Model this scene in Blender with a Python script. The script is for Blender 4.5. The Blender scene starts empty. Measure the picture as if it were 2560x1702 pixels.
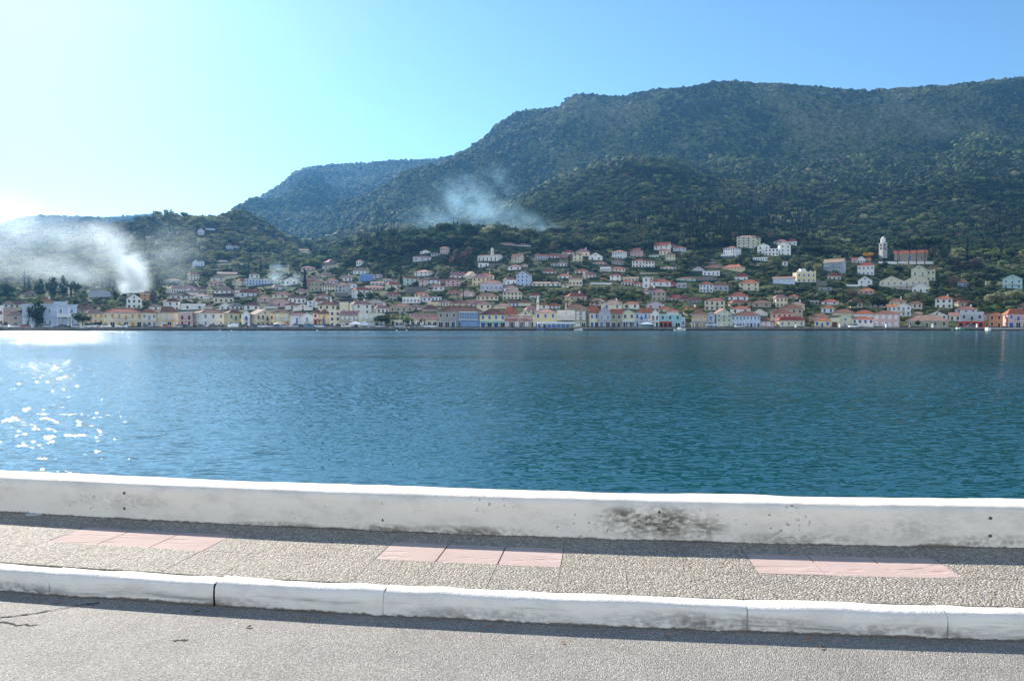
import bpy, bmesh, math, random
import numpy as np
from mathutils import Vector, Matrix
random.seed(11); rng = np.random.default_rng(11)
R = math.radians
scene = bpy.context.scene
COL = scene.collection
# ------------------------------------------------------------------ camera
F = 1944.0; HZ = 810.0; CX = 1280.0; CAMZ = 2.77      # focal length, horizon row, centre column of the 2560 wide photograph
PITCH = math.atan((851.0 - HZ) / F)
cam_d = bpy.data.cameras.new('camera'); cam = bpy.data.objects.new('camera', cam_d); COL.objects.link(cam)
cam_d.sensor_width = 23.7; cam_d.lens = 18.0; cam_d.clip_start = 0.1; cam_d.clip_end = 20000
cam.location = (0, 0, CAMZ); cam.rotation_euler = (R(90) - PITCH, 0, 0)
scene.camera = cam
# ------------------------------------------------------------------ light
SUN_AZ, SUN_EL = R(-33.0), R(28.0)
world = bpy.data.worlds.new('World'); scene.world = world; world.use_nodes = True
wn = world.node_tree; bg = wn.nodes['Background']
sky = wn.nodes.new('ShaderNodeTexSky'); sky.sky_type = 'NISHITA'; sky.sun_disc = False
sky.sun_elevation = SUN_EL; sky.sun_rotation = SUN_AZ
sky.air_density = 1.0; sky.dust_density = 0.25; sky.ozone_density = 3.0; sky.altitude = 0
tint = wn.nodes.new('ShaderNodeMix'); tint.data_type = 'RGBA'; tint.blend_type = 'MULTIPLY'; tint.inputs[0].default_value = 1.0
tint.inputs[7].default_value = (0.78, 0.98, 1.04, 1)      # the camera's cool white balance
wn.links.new(sky.outputs[0], tint.inputs[6]); 
# sky behind the camera brightened as an added fill light for shaded fronts
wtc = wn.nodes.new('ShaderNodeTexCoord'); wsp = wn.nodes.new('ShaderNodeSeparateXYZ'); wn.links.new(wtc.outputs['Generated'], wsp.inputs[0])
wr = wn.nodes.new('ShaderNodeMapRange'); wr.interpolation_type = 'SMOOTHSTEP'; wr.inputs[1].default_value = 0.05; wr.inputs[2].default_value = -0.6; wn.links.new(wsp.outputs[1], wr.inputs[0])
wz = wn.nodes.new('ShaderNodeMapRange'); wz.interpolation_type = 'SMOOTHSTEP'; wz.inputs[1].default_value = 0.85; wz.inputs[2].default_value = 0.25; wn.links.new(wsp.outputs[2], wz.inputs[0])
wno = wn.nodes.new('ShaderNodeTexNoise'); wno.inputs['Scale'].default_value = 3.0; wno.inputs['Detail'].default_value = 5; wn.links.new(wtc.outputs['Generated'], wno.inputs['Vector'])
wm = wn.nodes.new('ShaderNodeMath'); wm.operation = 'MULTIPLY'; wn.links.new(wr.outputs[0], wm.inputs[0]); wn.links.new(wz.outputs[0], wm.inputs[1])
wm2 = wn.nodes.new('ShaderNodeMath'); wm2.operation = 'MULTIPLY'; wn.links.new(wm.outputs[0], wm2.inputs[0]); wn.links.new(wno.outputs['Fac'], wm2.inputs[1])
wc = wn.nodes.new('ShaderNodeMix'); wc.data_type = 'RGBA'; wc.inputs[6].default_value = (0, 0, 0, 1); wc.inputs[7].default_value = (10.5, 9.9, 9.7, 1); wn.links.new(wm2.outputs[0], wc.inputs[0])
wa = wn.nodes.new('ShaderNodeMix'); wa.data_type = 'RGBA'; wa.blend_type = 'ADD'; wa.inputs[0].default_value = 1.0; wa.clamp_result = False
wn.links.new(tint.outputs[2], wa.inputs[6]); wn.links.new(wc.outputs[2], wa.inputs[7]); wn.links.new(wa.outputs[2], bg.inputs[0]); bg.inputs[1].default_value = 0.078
sun_d = bpy.data.lights.new('sun', 'SUN'); sun = bpy.data.objects.new('sun', sun_d); COL.objects.link(sun)
sun_d.energy = 5.0; sun_d.angle = R(0.5); sun_d.color = (1.0, 0.93, 0.84)
SUNV = Vector((math.sin(SUN_AZ) * math.cos(SUN_EL), math.cos(SUN_AZ) * math.cos(SUN_EL), math.sin(SUN_EL)))
sun.rotation_euler = SUNV.to_track_quat('Z', 'Y').to_euler(); sun.location = (-50, 60, 80)
scene.view_settings.view_transform = 'Standard'; scene.view_settings.look = 'None'
scene.view_settings.exposure = 1.1; scene.view_settings.gamma = 1.0
cy = scene.cycles
cy.max_bounces = 6; cy.diffuse_bounces = 3; cy.glossy_bounces = 3; cy.transmission_bounces = 3; cy.transparent_max_bounces = 12
cy.volume_bounces = 0; cy.volume_step_rate = 0.5; cy.volume_max_steps = 256; cy.sample_clamp_indirect = 4.0
cy.use_denoising = True; cy.use_adaptive_sampling = True; cy.adaptive_threshold = 0.02
# ------------------------------------------------------------------ helpers
def mat(name, col, rough=0.85, spec=0.2, noise=0.0, nscale=1.0, col2=None, bump=0.0, bscale=None, dist=0.05, coord='Object', rnd=0.0, metal=0.0, detail=4):
    m = bpy.data.materials.new(name); m.use_nodes = True; nt = m.node_tree
    b = nt.nodes['Principled BSDF']; b.inputs['Base Color'].default_value = (*col, 1); b.inputs['Roughness'].default_value = rough
    b.inputs['Specular IOR Level'].default_value = spec; b.inputs['Metallic'].default_value = metal
    src = None
    tc = nt.nodes.new('ShaderNodeTexCoord')
    if noise > 0 or col2 is not None:
        n = nt.nodes.new('ShaderNodeTexNoise'); n.inputs['Scale'].default_value = nscale; n.inputs['Detail'].default_value = detail
        nt.links.new(tc.outputs[coord], n.inputs['Vector'])
        r = nt.nodes.new('ShaderNodeValToRGB'); r.color_ramp.elements[0].position = 0.35; r.color_ramp.elements[1].position = 0.65
        c2 = col2 if col2 is not None else tuple(max(0, c * (1 - noise)) for c in col)
        r.color_ramp.elements[0].color = (*c2, 1); r.color_ramp.elements[1].color = (*col, 1)
        nt.links.new(n.outputs['Fac'], r.inputs[0]); src = r.outputs[0]
        nt.links.new(src, b.inputs['Base Color'])
    if rnd > 0:
        oi = nt.nodes.new('ShaderNodeObjectInfo'); hv = nt.nodes.new('ShaderNodeHueSaturation')
        mr = nt.nodes.new('ShaderNodeMapRange'); mr.inputs[3].default_value = 1 - rnd; mr.inputs[4].default_value = 1 + rnd
        nt.links.new(oi.outputs['Random'], mr.inputs[0]); nt.links.new(mr.outputs[0], hv.inputs['Value'])
        w = nt.nodes.new('ShaderNodeTexWhiteNoise'); w.noise_dimensions = '1D'; nt.links.new(oi.outputs['Random'], w.inputs['W'])
        m2 = nt.nodes.new('ShaderNodeMapRange'); m2.inputs[3].default_value = 0.5 - rnd * 0.09; m2.inputs[4].default_value = 0.5 + rnd * 0.05
        nt.links.new(w.outputs['Value'], m2.inputs[0]); nt.links.new(m2.outputs[0], hv.inputs['Hue'])
        if src is not None: nt.links.new(src, hv.inputs['Color'])
        else: hv.inputs['Color'].default_value = (*col, 1)
        nt.links.new(hv.outputs[0], b.inputs['Base Color'])
    if bump > 0:
        n2 = nt.nodes.new('ShaderNodeTexNoise'); n2.inputs['Scale'].default_value = bscale or nscale; n2.inputs['Detail'].default_value = 5
        nt.links.new(tc.outputs[coord], n2.inputs['Vector'])
        bp = nt.nodes.new('ShaderNodeBump'); bp.inputs['Strength'].default_value = bump; bp.inputs['Distance'].default_value = dist
        nt.links.new(n2.outputs['Fac'], bp.inputs['Height']); nt.links.new(bp.outputs[0], b.inputs['Normal'])
    return m
def nd(nt, t, **kw):
    n = nt.nodes.new(t)
    for k, v in kw.items(): setattr(n, k, v)
    return n
def mth(nt, op, a, b=None, c=None, clamp=False):
    n = nt.nodes.new('ShaderNodeMath'); n.operation = op; n.use_clamp = clamp
    for i, v in enumerate((a, b, c)):
        if v is None: continue
        if isinstance(v, (int, float)): n.inputs[i].default_value = v
        else: nt.links.new(v, n.inputs[i])
    return n.outputs[0]
def ramp(nt, f, stops):
    r = nt.nodes.new('ShaderNodeValToRGB'); e = r.color_ramp.elements
    while len(e) < len(stops): e.new(0.5)
    for i, (p, c) in enumerate(stops):
        e[i].position = p; e[i].color = (*c, 1) if isinstance(c, tuple) else (c, c, c, 1)
    nt.links.new(f, r.inputs[0]); return r.outputs[0]
def mixc(nt, f, a, b):
    n = nt.nodes.new('ShaderNodeMix'); n.data_type = 'RGBA'
    if isinstance(f, (int, float)): n.inputs[0].default_value = f
    else: nt.links.new(f, n.inputs[0])
    for i, v in ((6, a), (7, b)):
        if isinstance(v, tuple): n.inputs[i].default_value = (*v, 1)
        else: nt.links.new(v, n.inputs[i])
    return n.outputs[2]
def tag(o, label=None, cat=None, group=None, kind=None):
    if label: o['label'] = label
    if cat: o['category'] = cat
    if group: o['group'] = group
    if kind: o['kind'] = kind
    return o
def link(name, data, parent=None, loc=None, rotz=None, scale=None):
    o = bpy.data.objects.new(name, data); COL.objects.link(o)
    if parent is not None: o.parent = parent
    if loc is not None: o.location = loc
    if rotz is not None: o.rotation_euler = (0, 0, rotz)
    if scale is not None: o.scale = scale
    return o
def mk(name, v, f, mats, idx=None, smooth=False):
    me = bpy.data.meshes.new(name); me.from_pydata([tuple(p) for p in v], [], f)
    for m in (mats if isinstance(mats, (list, tuple)) else [mats]): me.materials.append(m)
    if idx is not None: me.polygons.foreach_set('material_index', idx)
    if smooth: me.polygons.foreach_set('use_smooth', [True] * len(f))
    me.update(); return me
class MB:
    """collects boxes, bars and prisms into one mesh"""
    def __init__(s): s.v = []; s.f = []; s.i = []
    def add(s, v, f, m=0):
        n = len(s.v); s.v += [tuple(p) for p in v]; s.f += [tuple(n + k for k in q) for q in f]; s.i += [m] * len(f)
    def box(s, x0, x1, y0, y1, z0, z1, m=0):
        s.add([(x0,y0,z0),(x1,y0,z0),(x1,y1,z0),(x0,y1,z0),(x0,y0,z1),(x1,y0,z1),(x1,y1,z1),(x0,y1,z1)],
              [(0,3,2,1),(4,5,6,7),(0,1,5,4),(1,2,6,5),(2,3,7,6),(3,0,4,7)], m)
    def tube(s, p0, p1, r0, r1, n=6, m=0, cap=True):
        p0 = Vector(p0); p1 = Vector(p1); d = (p1 - p0).normalized()
        a = d.orthogonal().normalized(); b = d.cross(a)
        v = []
        for p, r in ((p0, r0), (p1, r1)):
            for k in range(n):
                t = 2 * math.pi * k / n; v.append(p + a * (r * math.cos(t)) + b * (r * math.sin(t)))
        f = [(k, (k + 1) % n, n + (k + 1) % n, n + k) for k in range(n)]
        if cap: f += [tuple(range(n - 1, -1, -1)), tuple(range(n, 2 * n))]
        s.add(v, f, m)
    def prism(s, prof, y0, y1, m=0):
        """profile in x-z, extruded along y"""
        n = len(prof); v = [(x, y0, z) for x, z in prof] + [(x, y1, z) for x, z in prof]
        s.add(v, [(k, (k + 1) % n, n + (k + 1) % n, n + k) for k in range(n)] + [tuple(range(n - 1, -1, -1)), tuple(range(n, 2 * n))], m)
    def mesh(s, name, mats, smooth=False): return mk(name, s.v, s.f, mats, s.i, smooth)
def gridmesh(name, X, Y, Z, m, uv=None, smooth=True):
    nr, nc = X.shape; v = np.stack([X, Y, Z], -1).reshape(-1, 3).astype(np.float32)
    a = (np.arange(nr - 1)[:, None] * nc + np.arange(nc - 1)[None, :]).ravel()
    q = np.stack([a, a + 1, a + nc + 1, a + nc], -1).astype(np.int32)
    me = bpy.data.meshes.new(name); me.vertices.add(len(v)); me.vertices.foreach_set('co', v.ravel())
    me.loops.add(q.size); me.loops.foreach_set('vertex_index', q.ravel())
    me.polygons.add(len(q)); me.polygons.foreach_set('loop_start', np.arange(0, q.size, 4, dtype=np.int32))
    me.polygons.foreach_set('loop_total', np.full(len(q), 4, np.int32))
    me.polygons.foreach_set('use_smooth', np.full(len(q), smooth, bool))
    me.update(calc_edges=True)
    if uv is not None:
        l = me.uv_layers.new(name='UVMap'); uu = np.stack([uv[0], uv[1]], -1).reshape(-1, 2).astype(np.float32)
        l.data.foreach_set('uv', uu[q.ravel()].ravel())
    me.materials.append(m); return me
def px2u(px): return (px - CX) / F           # column -> X/Y (the camera's slight pitch is below a pixel here)
# value noise on the plane, numpy
_P = rng.permutation(512); _P = np.concatenate([_P, _P]); _G = rng.random(1024)
def vnoise(x, y):
    xi = np.floor(x).astype(int); yi = np.floor(y).astype(int); xf = x - xi; yf = y - yi
    u = xf * xf * (3 - 2 * xf); v = yf * yf * (3 - 2 * yf)
    def g(a, b): return _G[_P[(_P[a & 511] + b) & 511]]
    return ((g(xi, yi) * (1 - u) + g(xi + 1, yi) * u) * (1 - v) + (g(xi, yi + 1) * (1 - u) + g(xi + 1, yi + 1) * u) * v) * 2 - 1
def fbm(x, y, o=4):
    s = 0; a = 1.0
    for k in range(o): s = s + a * vnoise(x * 2 ** k + 17.3 * k, y * 2 ** k + 5.1 * k); a *= 0.5
    return s
def ridged(x, y, o=4):
    s = 0; a = 1.0
    for k in range(o): s = s + a * (1 - 2 * np.abs(vnoise(x * 2 ** k + 7.3 * k, y * 2 ** k + 3.7 * k))); a *= 0.5
    return s
def pchip(x, y, xn):
    """monotone cubic interpolation, y may have trailing axes"""
    x = np.asarray(x, float); y = np.asarray(y, float); h = np.diff(x)
    sh = (-1,) + (1,) * (y.ndim - 1); d = np.diff(y, axis=0) / h.reshape(sh); m = np.zeros_like(y)
    h0 = h[:-1].reshape(sh); h1 = h[1:].reshape(sh); w1 = 2 * h1 + h0; w2 = h1 + 2 * h0
    d0 = d[:-1]; d1 = d[1:]; ok = d0 * d1 > 0
    with np.errstate(divide='ignore', invalid='ignore'): hm = (w1 + w2) / (w1 / d0 + w2 / d1)
    m[1:-1] = np.where(ok, hm, 0); m[0] = d[0]; m[-1] = d[-1]
    xn = np.clip(np.asarray(xn, float), x[0], x[-1]); i = np.clip(np.searchsorted(x, xn) - 1, 0, len(x) - 2)
    hh = h[i].reshape((-1,) + (1,) * (y.ndim - 1)); t = (xn - x[i]).reshape(hh.shape) / hh
    return ((2*t**3-3*t**2+1)*y[i] + (t**3-2*t**2+t)*hh*m[i] + (-2*t**3+3*t**2)*y[i+1] + (t**3-t**2)*hh*m[i+1])
# ------------------------------------------------------------------ terrain: the far shore, its town slopes and the mountains
DK = [356, 400, 450, 520, 600, 700, 850, 1000, 1250, 1480, 1730, 2000, 3000, 3600]
TT = {   # bearing column : apparent row of the ground at each distance of DK
-400:[818,790,768,745,715,690,660,640,640,640,630,600,585,610],
0:   [818,787,766,746,722,702,676,655,652,642,625,590,567,600],
150: [818,787,766,746,724,706,672,634,628,632,620,580,545,590],
300: [818,788,766,746,724,700,644,588,602,620,610,575,542,590],
430: [818,790,766,743,718,695,622,546,576,600,600,570,540,590],
550: [818,790,765,740,712,690,632,560,586,590,578,562,543,580],
620: [818,790,762,738,709,689,642,574,600,600,574,545,512,560],
700: [818,790,762,736,705,682,655,612,618,606,585,540,462,540],
780: [818,790,760,732,700,674,652,642,625,600,568,515,420,520],
850: [818,790,760,728,694,665,640,630,614,590,535,555,412,480],
940: [818,790,758,725,690,610,612,606,596,565,508,540,405,470],
1070:[818,790,757,722,682,590,596,588,572,530,442,470,400,450],
1155:[818,790,757,720,672,580,590,580,560,518,405,388,402,450],
1231:[818,790,757,718,664,585,590,576,545,500,395,330,380,450],
1319:[818,790,757,716,655,600,588,560,502,505,356,281,350,450],
1400:[818,790,756,715,652,606,580,535,464,470,310,274,330,440],
1500:[818,790,756,714,650,602,566,510,432,438,335,247,300,420],
1590:[818,790,756,714,650,600,556,492,412,420,322,238,290,420],
1670:[818,790,756,714,649,598,552,498,430,430,322,231,290,420],
1750:[818,790,756,714,648,598,556,520,474,434,322,228,290,420],
1830:[818,790,756,714,647,600,568,536,482,434,322,214,290,420],
1950:[818,790,756,714,650,612,584,556,492,434,334,217,290,420],
2050:[818,790,757,715,662,628,598,562,484,410,372,224,290,420],
2170:[818,791,758,716,668,634,602,560,482,407,388,235,290,420],
2250:[818,792,760,722,672,637,602,554,478,406,390,228,290,420],
2350:[818,792,761,723,673,637,598,548,468,403,380,226,290,420],
2450:[818,792,762,724,674,637,592,538,452,382,358,215,290,420],
2560:[818,792,762,724,674,635,586,528,446,379,350,202,280,420],
2960:[818,792,762,724,674,632,580,520,440,370,330,190,270,420]}
SKY = [(-400,600),(0,569),(60,550),(120,545),(190,547),(260,549),(320,546),(380,539),(430,545),(540,546),(575,537),(620,514),(690,472),(740,434),(770,423),(850,415),(1000,404),(1100,401),(1140,395),(1170,380),
       (1215,348),(1240,321),(1290,289),(1340,283),(1395,280),(1415,265),(1440,248),(1500,250),(1560,254),(1590,243),(1650,235),(1750,231),(1780,221),(1830,216),(1900,218),(2000,223),(2100,231),(2170,238),(2240,232),(2350,229),(2440,219),(2500,211),(2560,205),(2960,195)]
NC, NR = 1340, 620
tpx = np.linspace(-1400, 3900, NC)
tD = np.exp(np.linspace(math.log(356), math.log(3900), NR))
_cols = sorted(TT); _tab = np.array([TT[c] for c in _cols], float)
_t1 = pchip(np.log(DK), _tab.T, np.log(tD))                 # NR x ncols
PY = pchip(_cols, _t1.T, tpx).T                             # NR x NC
_sk = np.interp(tpx, [a for a, b in SKY], [b for a, b in SKY])
_m = PY[tD > 1550].min(0)
_w = np.clip((np.log(tD) - math.log(1480)) / (math.log(1800) - math.log(1480)), 0, 1)[:, None]
PY = PY + _w * (_sk - _m)[None, :]
XX = px2u(tpx)[None, :] * tD[:, None]; YY = np.repeat(tD[:, None], NC, 1)
amp = np.interp(tD, [356, 480, 700, 1000, 1600, 2400, 3900], [0, 0.8, 5, 22, 50, 58, 58])[:, None]
rv = ridged(XX / 420 + 3.1, YY / 650 + 1.7, 4) * 0.55 + fbm(XX / 90, YY / 110, 3) * 0.22
ZZ = (HZ - PY) / F * YY + CAMZ
near_sky = np.clip((PY - _sk[None, :]) / 45.0, 0.12, 1.0)   # keep the skyline where it is
ZZ = ZZ + rv * amp * near_sky
TZ = ZZ
def tz(px, D):
    """terrain height at bearing column px and distance D (scalar)"""
    a = min(max((px + 1400) / 5300 * (NC - 1), 0), NC - 1.001); b = min(max((math.log(max(D, 356.01)) - math.log(356)) / (math.log(3900) - math.log(356)) * (NR - 1), 0), NR - 1.001)
    i, j = int(b), int(a); fb, fa = b - i, a - j
    return (TZ[i, j] * (1 - fa) + TZ[i, j + 1] * fa) * (1 - fb) + (TZ[i + 1, j] * (1 - fa) + TZ[i + 1, j + 1] * fa) * fb
def where(px, py, dmin=360, dmax=1500):
    """distance at which the ground is seen at (px, py)"""
    D = dmin; last = dmin
    while D < dmax:
        row = HZ - (tz(px, D) - CAMZ) / D * F
        if row <= py: return D
        D *= 1.012
    return dmax
# ------------------------------------------------------------------ setting: hills
def hills_material():
    m = mat('hillside', (0.09, 0.10, 0.05), 0.95, 0.05); nt = m.node_tree; b = nt.nodes['Principled BSDF']
    g = nd(nt, 'ShaderNodeNewGeometry'); P = g.outputs['Position']
    n1 = nd(nt, 'ShaderNodeTexNoise'); n1.inputs['Scale'].default_value = 0.02; n1.inputs['Detail'].default_value = 6; nt.links.new(P, n1.inputs['Vector'])
    c1 = ramp(nt, n1.outputs['Fac'], [(0.35, (0.030, 0.045, 0.020)), (0.5, (0.048, 0.068, 0.028)), (0.64, (0.075, 0.085, 0.042)), (0.76, (0.13, 0.115, 0.075))])
    n2 = nd(nt, 'ShaderNodeTexNoise'); n2.inputs['Scale'].default_value = 0.25; n2.inputs['Detail'].default_value = 4; nt.links.new(P, n2.inputs['Vector'])
    c2 = ramp(nt, n2.outputs['Fac'], [(0.4, (0.03, 0.045, 0.015)), (0.6, (0.085, 0.105, 0.045))])
    cc = mixc(nt, 0.4, c1, c2)
    # bare limestone scar high in the hollow
    sp = nd(nt, 'ShaderNodeSeparateXYZ'); nt.links.new(P, sp.inputs[0])
    dx = mth(nt, 'DIVIDE', mth(nt, 'SUBTRACT', sp.outputs[0], 930.0), 75.0); dz = mth(nt, 'DIVIDE', mth(nt, 'SUBTRACT', sp.outputs[2], 420.0), 42.0)
    rr = mth(nt, 'SUBTRACT', 1.0, mth(nt, 'ADD', mth(nt, 'MULTIPLY', dx, dx), mth(nt, 'MULTIPLY', dz, dz)), clamp=True)
    n3 = nd(nt, 'ShaderNodeTexNoise'); n3.inputs['Scale'].default_value = 0.03; n3.inputs['Detail'].default_value = 5; nt.links.new(P, n3.inputs['Vector'])
    f = mth(nt, 'GREATER_THAN', mth(nt, 'MULTIPLY', mth(nt, 'MULTIPLY', rr, n3.outputs['Fac']), 1.6), 0.50)
    nt.links.new(mixc(nt, f, cc, (0.34, 0.32, 0.27)), b.inputs['Base Color'])
    bp = nd(nt, 'ShaderNodeBump'); bp.inputs['Strength'].default_value = 0.8; bp.inputs['Distance'].default_value = 2.5
    nt.links.new(n2.outputs['Fac'], bp.inputs['Height']); nt.links.new(bp.outputs[0], b.inputs['Normal'])
    return m
HILLM = hills_material()
hills = link('hills', gridmesh('hills', XX, YY, TZ, HILLM)); tag(hills, kind='structure')
# low ground in front of the first houses: quay, shore road
M_quay = mat('quay_stone', (0.20, 0.19, 0.17), 0.9, noise=0.5, nscale=0.6)
M_pav = mat('quay_paving', (0.36, 0.34, 0.30), 0.9, noise=0.3, nscale=0.4)
M_conc = mat('concrete', (0.42, 0.40, 0.36), 0.9, noise=0.3, nscale=1.2)
M_wet = mat('wet_stone', (0.045, 0.045, 0.04), 0.6, noise=0.5, nscale=0.8)
qb = MB()
segs = [(-1400, -6.0), (-6.0, -55.0)]
xs = [-1400, -205, -120, -38, -36, 40, 44, 130, 236, 238, 1400]
dy = [341, 341, 340.4, 340.4, 338.8, 338.8, 339.6, 340.0, 340.0, 340.6, 340.6]
for k in range(len(xs) - 1):
    x0, x1, a, b = xs[k], xs[k + 1], dy[k], dy[k + 1]
    qb.add([(x0,a,0.45),(x1,b,0.45),(x1,b,1.16),(x0,a,1.16)], [(0,1,2,3)], 0)
    qb.add([(x0,a-.1,-2),(x1,b-.1,-2),(x1,b-.1,0.45),(x0,a-.1,0.45)], [(0,1,2,3)], 2)
    qb.add([(x0,a-.1,0.45),(x1,b-.1,0.45),(x1,b,0.45),(x0,a,0.45)], [(0,1,2,3)], 2)
    qb.add([(x0,a,1.16),(x1,b,1.16),(x1,b,1.22),(x0,a,1.22)], [(0,1,2,3)], 1)
    qb.add([(x0,a,1.22),(x1,b,1.22),(x1,345.5,1.22),(x0,345.5,1.22)], [(0,1,2,3)], 1)
tag(link('quay', qb.mesh('quay', [M_quay, M_conc, M_wet])), kind='structure')
me = mk('shore_road', [(-1400,345.5,1.21),(1400,345.5,1.21),(1400,357,1.23),(-1400,357,1.23)], [(0,1,2,3)], M_pav)
tag(link('shore_road', me), kind='structure')
# ------------------------------------------------------------------ water
def water_material():
    m = mat('sea_water', (0.0001, 0.053, 0.058), 0.035, 0.5); nt = m.node_tree; b = nt.nodes['Principled BSDF']  # teal base holds the glow of sunlight scattered within the water
    b.inputs['IOR'].default_value = 1.41
    g = nd(nt, 'ShaderNodeNewGeometry'); P = g.outputs['Position']
    def noise(sx, sy, rot, detail, rough=0.55, dist=0.3):
        mp = nd(nt, 'ShaderNodeMapping'); mp.inputs['Scale'].default_value = (sx, sy, 1); mp.inputs['Rotation'].default_value = (0, 0, rot)
        nt.links.new(P, mp.inputs['Vector']); n = nd(nt, 'ShaderNodeTexNoise'); n.inputs['Scale'].default_value = 1.0
        n.inputs['Detail'].default_value = detail; n.inputs['Roughness'].default_value = rough; n.inputs['Distortion'].default_value = dist
        nt.links.new(mp.outputs[0], n.inputs['Vector']); return n
    # wave slopes: each noise colour carries two independent slope components
    tot = None
    for sx, sy, rot, det, kx, ky in ((4.2, 9.5, R(-13), 0.6, .55, .80), (11.0, 19.0, R(14), 1.0, .40, .36), (1.1, 3.4, R(-10), 1.2, .45, .95)):
        c = noise(sx, sy, rot, det).outputs['Color']
        v = nd(nt, 'ShaderNodeVectorMath'); v.operation = 'SUBTRACT'; nt.links.new(c, v.inputs[0]); v.inputs[1].default_value = (.5, .5, .5)
        w = nd(nt, 'ShaderNodeVectorMath'); w.operation = 'MULTIPLY'; nt.links.new(v.outputs[0], w.inputs[0]); w.inputs[1].default_value = (kx, ky, 0)
        if tot is None: tot = w.outputs[0]
        else:
            q = nd(nt, 'ShaderNodeVectorMath'); q.operation = 'ADD'; nt.links.new(tot, q.inputs[0]); nt.links.new(w.outputs[0], q.inputs[1]); tot = q.outputs[0]
    wf = noise(0.006, 0.035, R(2), 3.0).outputs['Fac']        # wind patches and calmer streaks
    sp = nd(nt, 'ShaderNodeSeparateXYZ'); nt.links.new(P, sp.inputs[0])
    cr = nd(nt, 'ShaderNodeValToRGB'); e = cr.color_ramp.elements; nt.links.new(mth(nt, 'DIVIDE', sp.outputs[1], 360.0), cr.inputs[0])
    while len(e) < 5: e.new(.5)
    for q, (ps, vl) in enumerate(((0.05, .44), (0.22, .38), (0.50, .56), (0.84, .70), (0.91, .33))): e[q].position = ps; e[q].color = (vl, vl, vl, 1)
    calm = mth(nt, 'MULTIPLY', cr.outputs[0], 1.8)
    st = nd(nt, 'ShaderNodeMapRange'); st.inputs[1].default_value = 0.38; st.inputs[2].default_value = 0.6; st.inputs[3].default_value = 0.5; st.inputs[4].default_value = 1.0
    nt.links.new(wf, st.inputs[0])
    # normals all tipped toward the camera, so reflections show sky and hills over facades
    sx_ = nd(nt, 'ShaderNodeSeparateXYZ'); nt.links.new(tot, sx_.inputs[0]); cx_ = nd(nt, 'ShaderNodeCombineXYZ'); nt.links.new(sx_.outputs[0], cx_.inputs[0])
    nt.links.new(mth(nt, 'SUBTRACT', 0.004, mth(nt, 'ABSOLUTE', sx_.outputs[1])), cx_.inputs[1])
    sc = nd(nt, 'ShaderNodeVectorMath'); sc.operation = 'SCALE'; nt.links.new(cx_.outputs[0], sc.inputs[0]); nt.links.new(mth(nt, 'MULTIPLY', st.outputs[0], calm), sc.inputs['Scale'])
    ad = nd(nt, 'ShaderNodeVectorMath'); ad.operation = 'ADD'; nt.links.new(sc.outputs[0], ad.inputs[0]); ad.inputs[1].default_value = (0, 0, 1)
    no = nd(nt, 'ShaderNodeVectorMath'); no.operation = 'NORMALIZE'; nt.links.new(ad.outputs[0], no.inputs[0])
    nt.links.new(no.outputs[0], b.inputs['Normal'])
    return m
WATER = water_material()
me = mk('water', [(-6000,-900,0),(6000,-900,0),(6000,420,0),(-6000,420,0)], [(0,1,2,3)], WATER)
tag(link('water', me), kind='structure')
# ------------------------------------------------------------------ near side: road, kerb, pavement, low parapet wall on a gentle curve
def cv(X):
    XL = 7.0
    if abs(X) <= XL: return -.128 * X + .0114 * X * X, -.128 + .0228 * X
    s = XL if X > 0 else -XL; d = -.128 + .0228 * s
    return -.128 * s + .0114 * s * s + d * (X - s), d
_xs = np.linspace(-60, 60, 2401); _ss = np.zeros_like(_xs)
for k in range(1, 2401):
    _ss[k] = _ss[k - 1] + math.hypot(_xs[k] - _xs[k - 1], cv(_xs[k])[0] - cv(_xs[k - 1])[0])
_ss -= np.interp(0, _xs, _ss)
def pt(s, t):
    X = float(np.interp(s, _ss, _xs)); c, d = cv(X); n = math.hypot(1, d)
    return X - d / n * t, 5.54 + c + t / n
def strip(name, prof, s0, s1, ds, m, uvz=False, jitter=0.0, seed=0):
    """sweep a profile of (t, z) along the curve; uv = (s, running width)"""
    S = np.arange(s0, s1 + 1e-6, ds); run = [0]
    for a, b in zip(prof, prof[1:]): run.append(run[-1] + math.hypot(b[0] - a[0], b[1] - a[1]))
    X = np.zeros((len(prof), len(S))); Y = X.copy(); Z = X.copy(); U = X.copy(); V = X.copy()
    for j, s in enumerate(S):
        for i, (t, z) in enumerate(prof):
            jt = jitter * float(fbm(np.array([s * 3 + seed]), np.array([i * 0.7 + seed]), 3)[0]) if jitter else 0
            x, y = pt(s, t + jt); X[i, j] = x; Y[i, j] = y; Z[i, j] = z + jt * 0.6; U[i, j] = s; V[i, j] = run[i]
    return gridmesh(name, X, Y, Z, m, uv=(U, V))
ZR, ZP = 1.12, 1.251
def uvcoord(nt): return nd(nt, 'ShaderNodeTexCoord').outputs['UV']
def vor(nt, vec, scale, feature='F1', rnd=1.0):
    v = nd(nt, 'ShaderNodeTexVoronoi'); v.feature = feature; v.inputs['Scale'].default_value = scale; v.inputs['Randomness'].default_value = rnd
    nt.links.new(vec, v.inputs['Vector']); return v
def noi(nt, vec, scale, detail=4, rough=0.55):
    n = nd(nt, 'ShaderNodeTexNoise'); n.inputs['Scale'].default_value = scale; n.inputs['Detail'].default_value = detail; n.inputs['Roughness'].default_value = rough
    nt.links.new(vec, n.inputs['Vector']); return n.outputs['Fac']
def mapped(nt, vec, sc, loc=(0, 0, 0)):
    mp = nd(nt, 'ShaderNodeMapping'); mp.inputs['Scale'].default_value = sc; mp.inputs['Location'].default_value = loc
    nt.links.new(vec, mp.inputs['Vector']); return mp.outputs[0]
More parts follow.
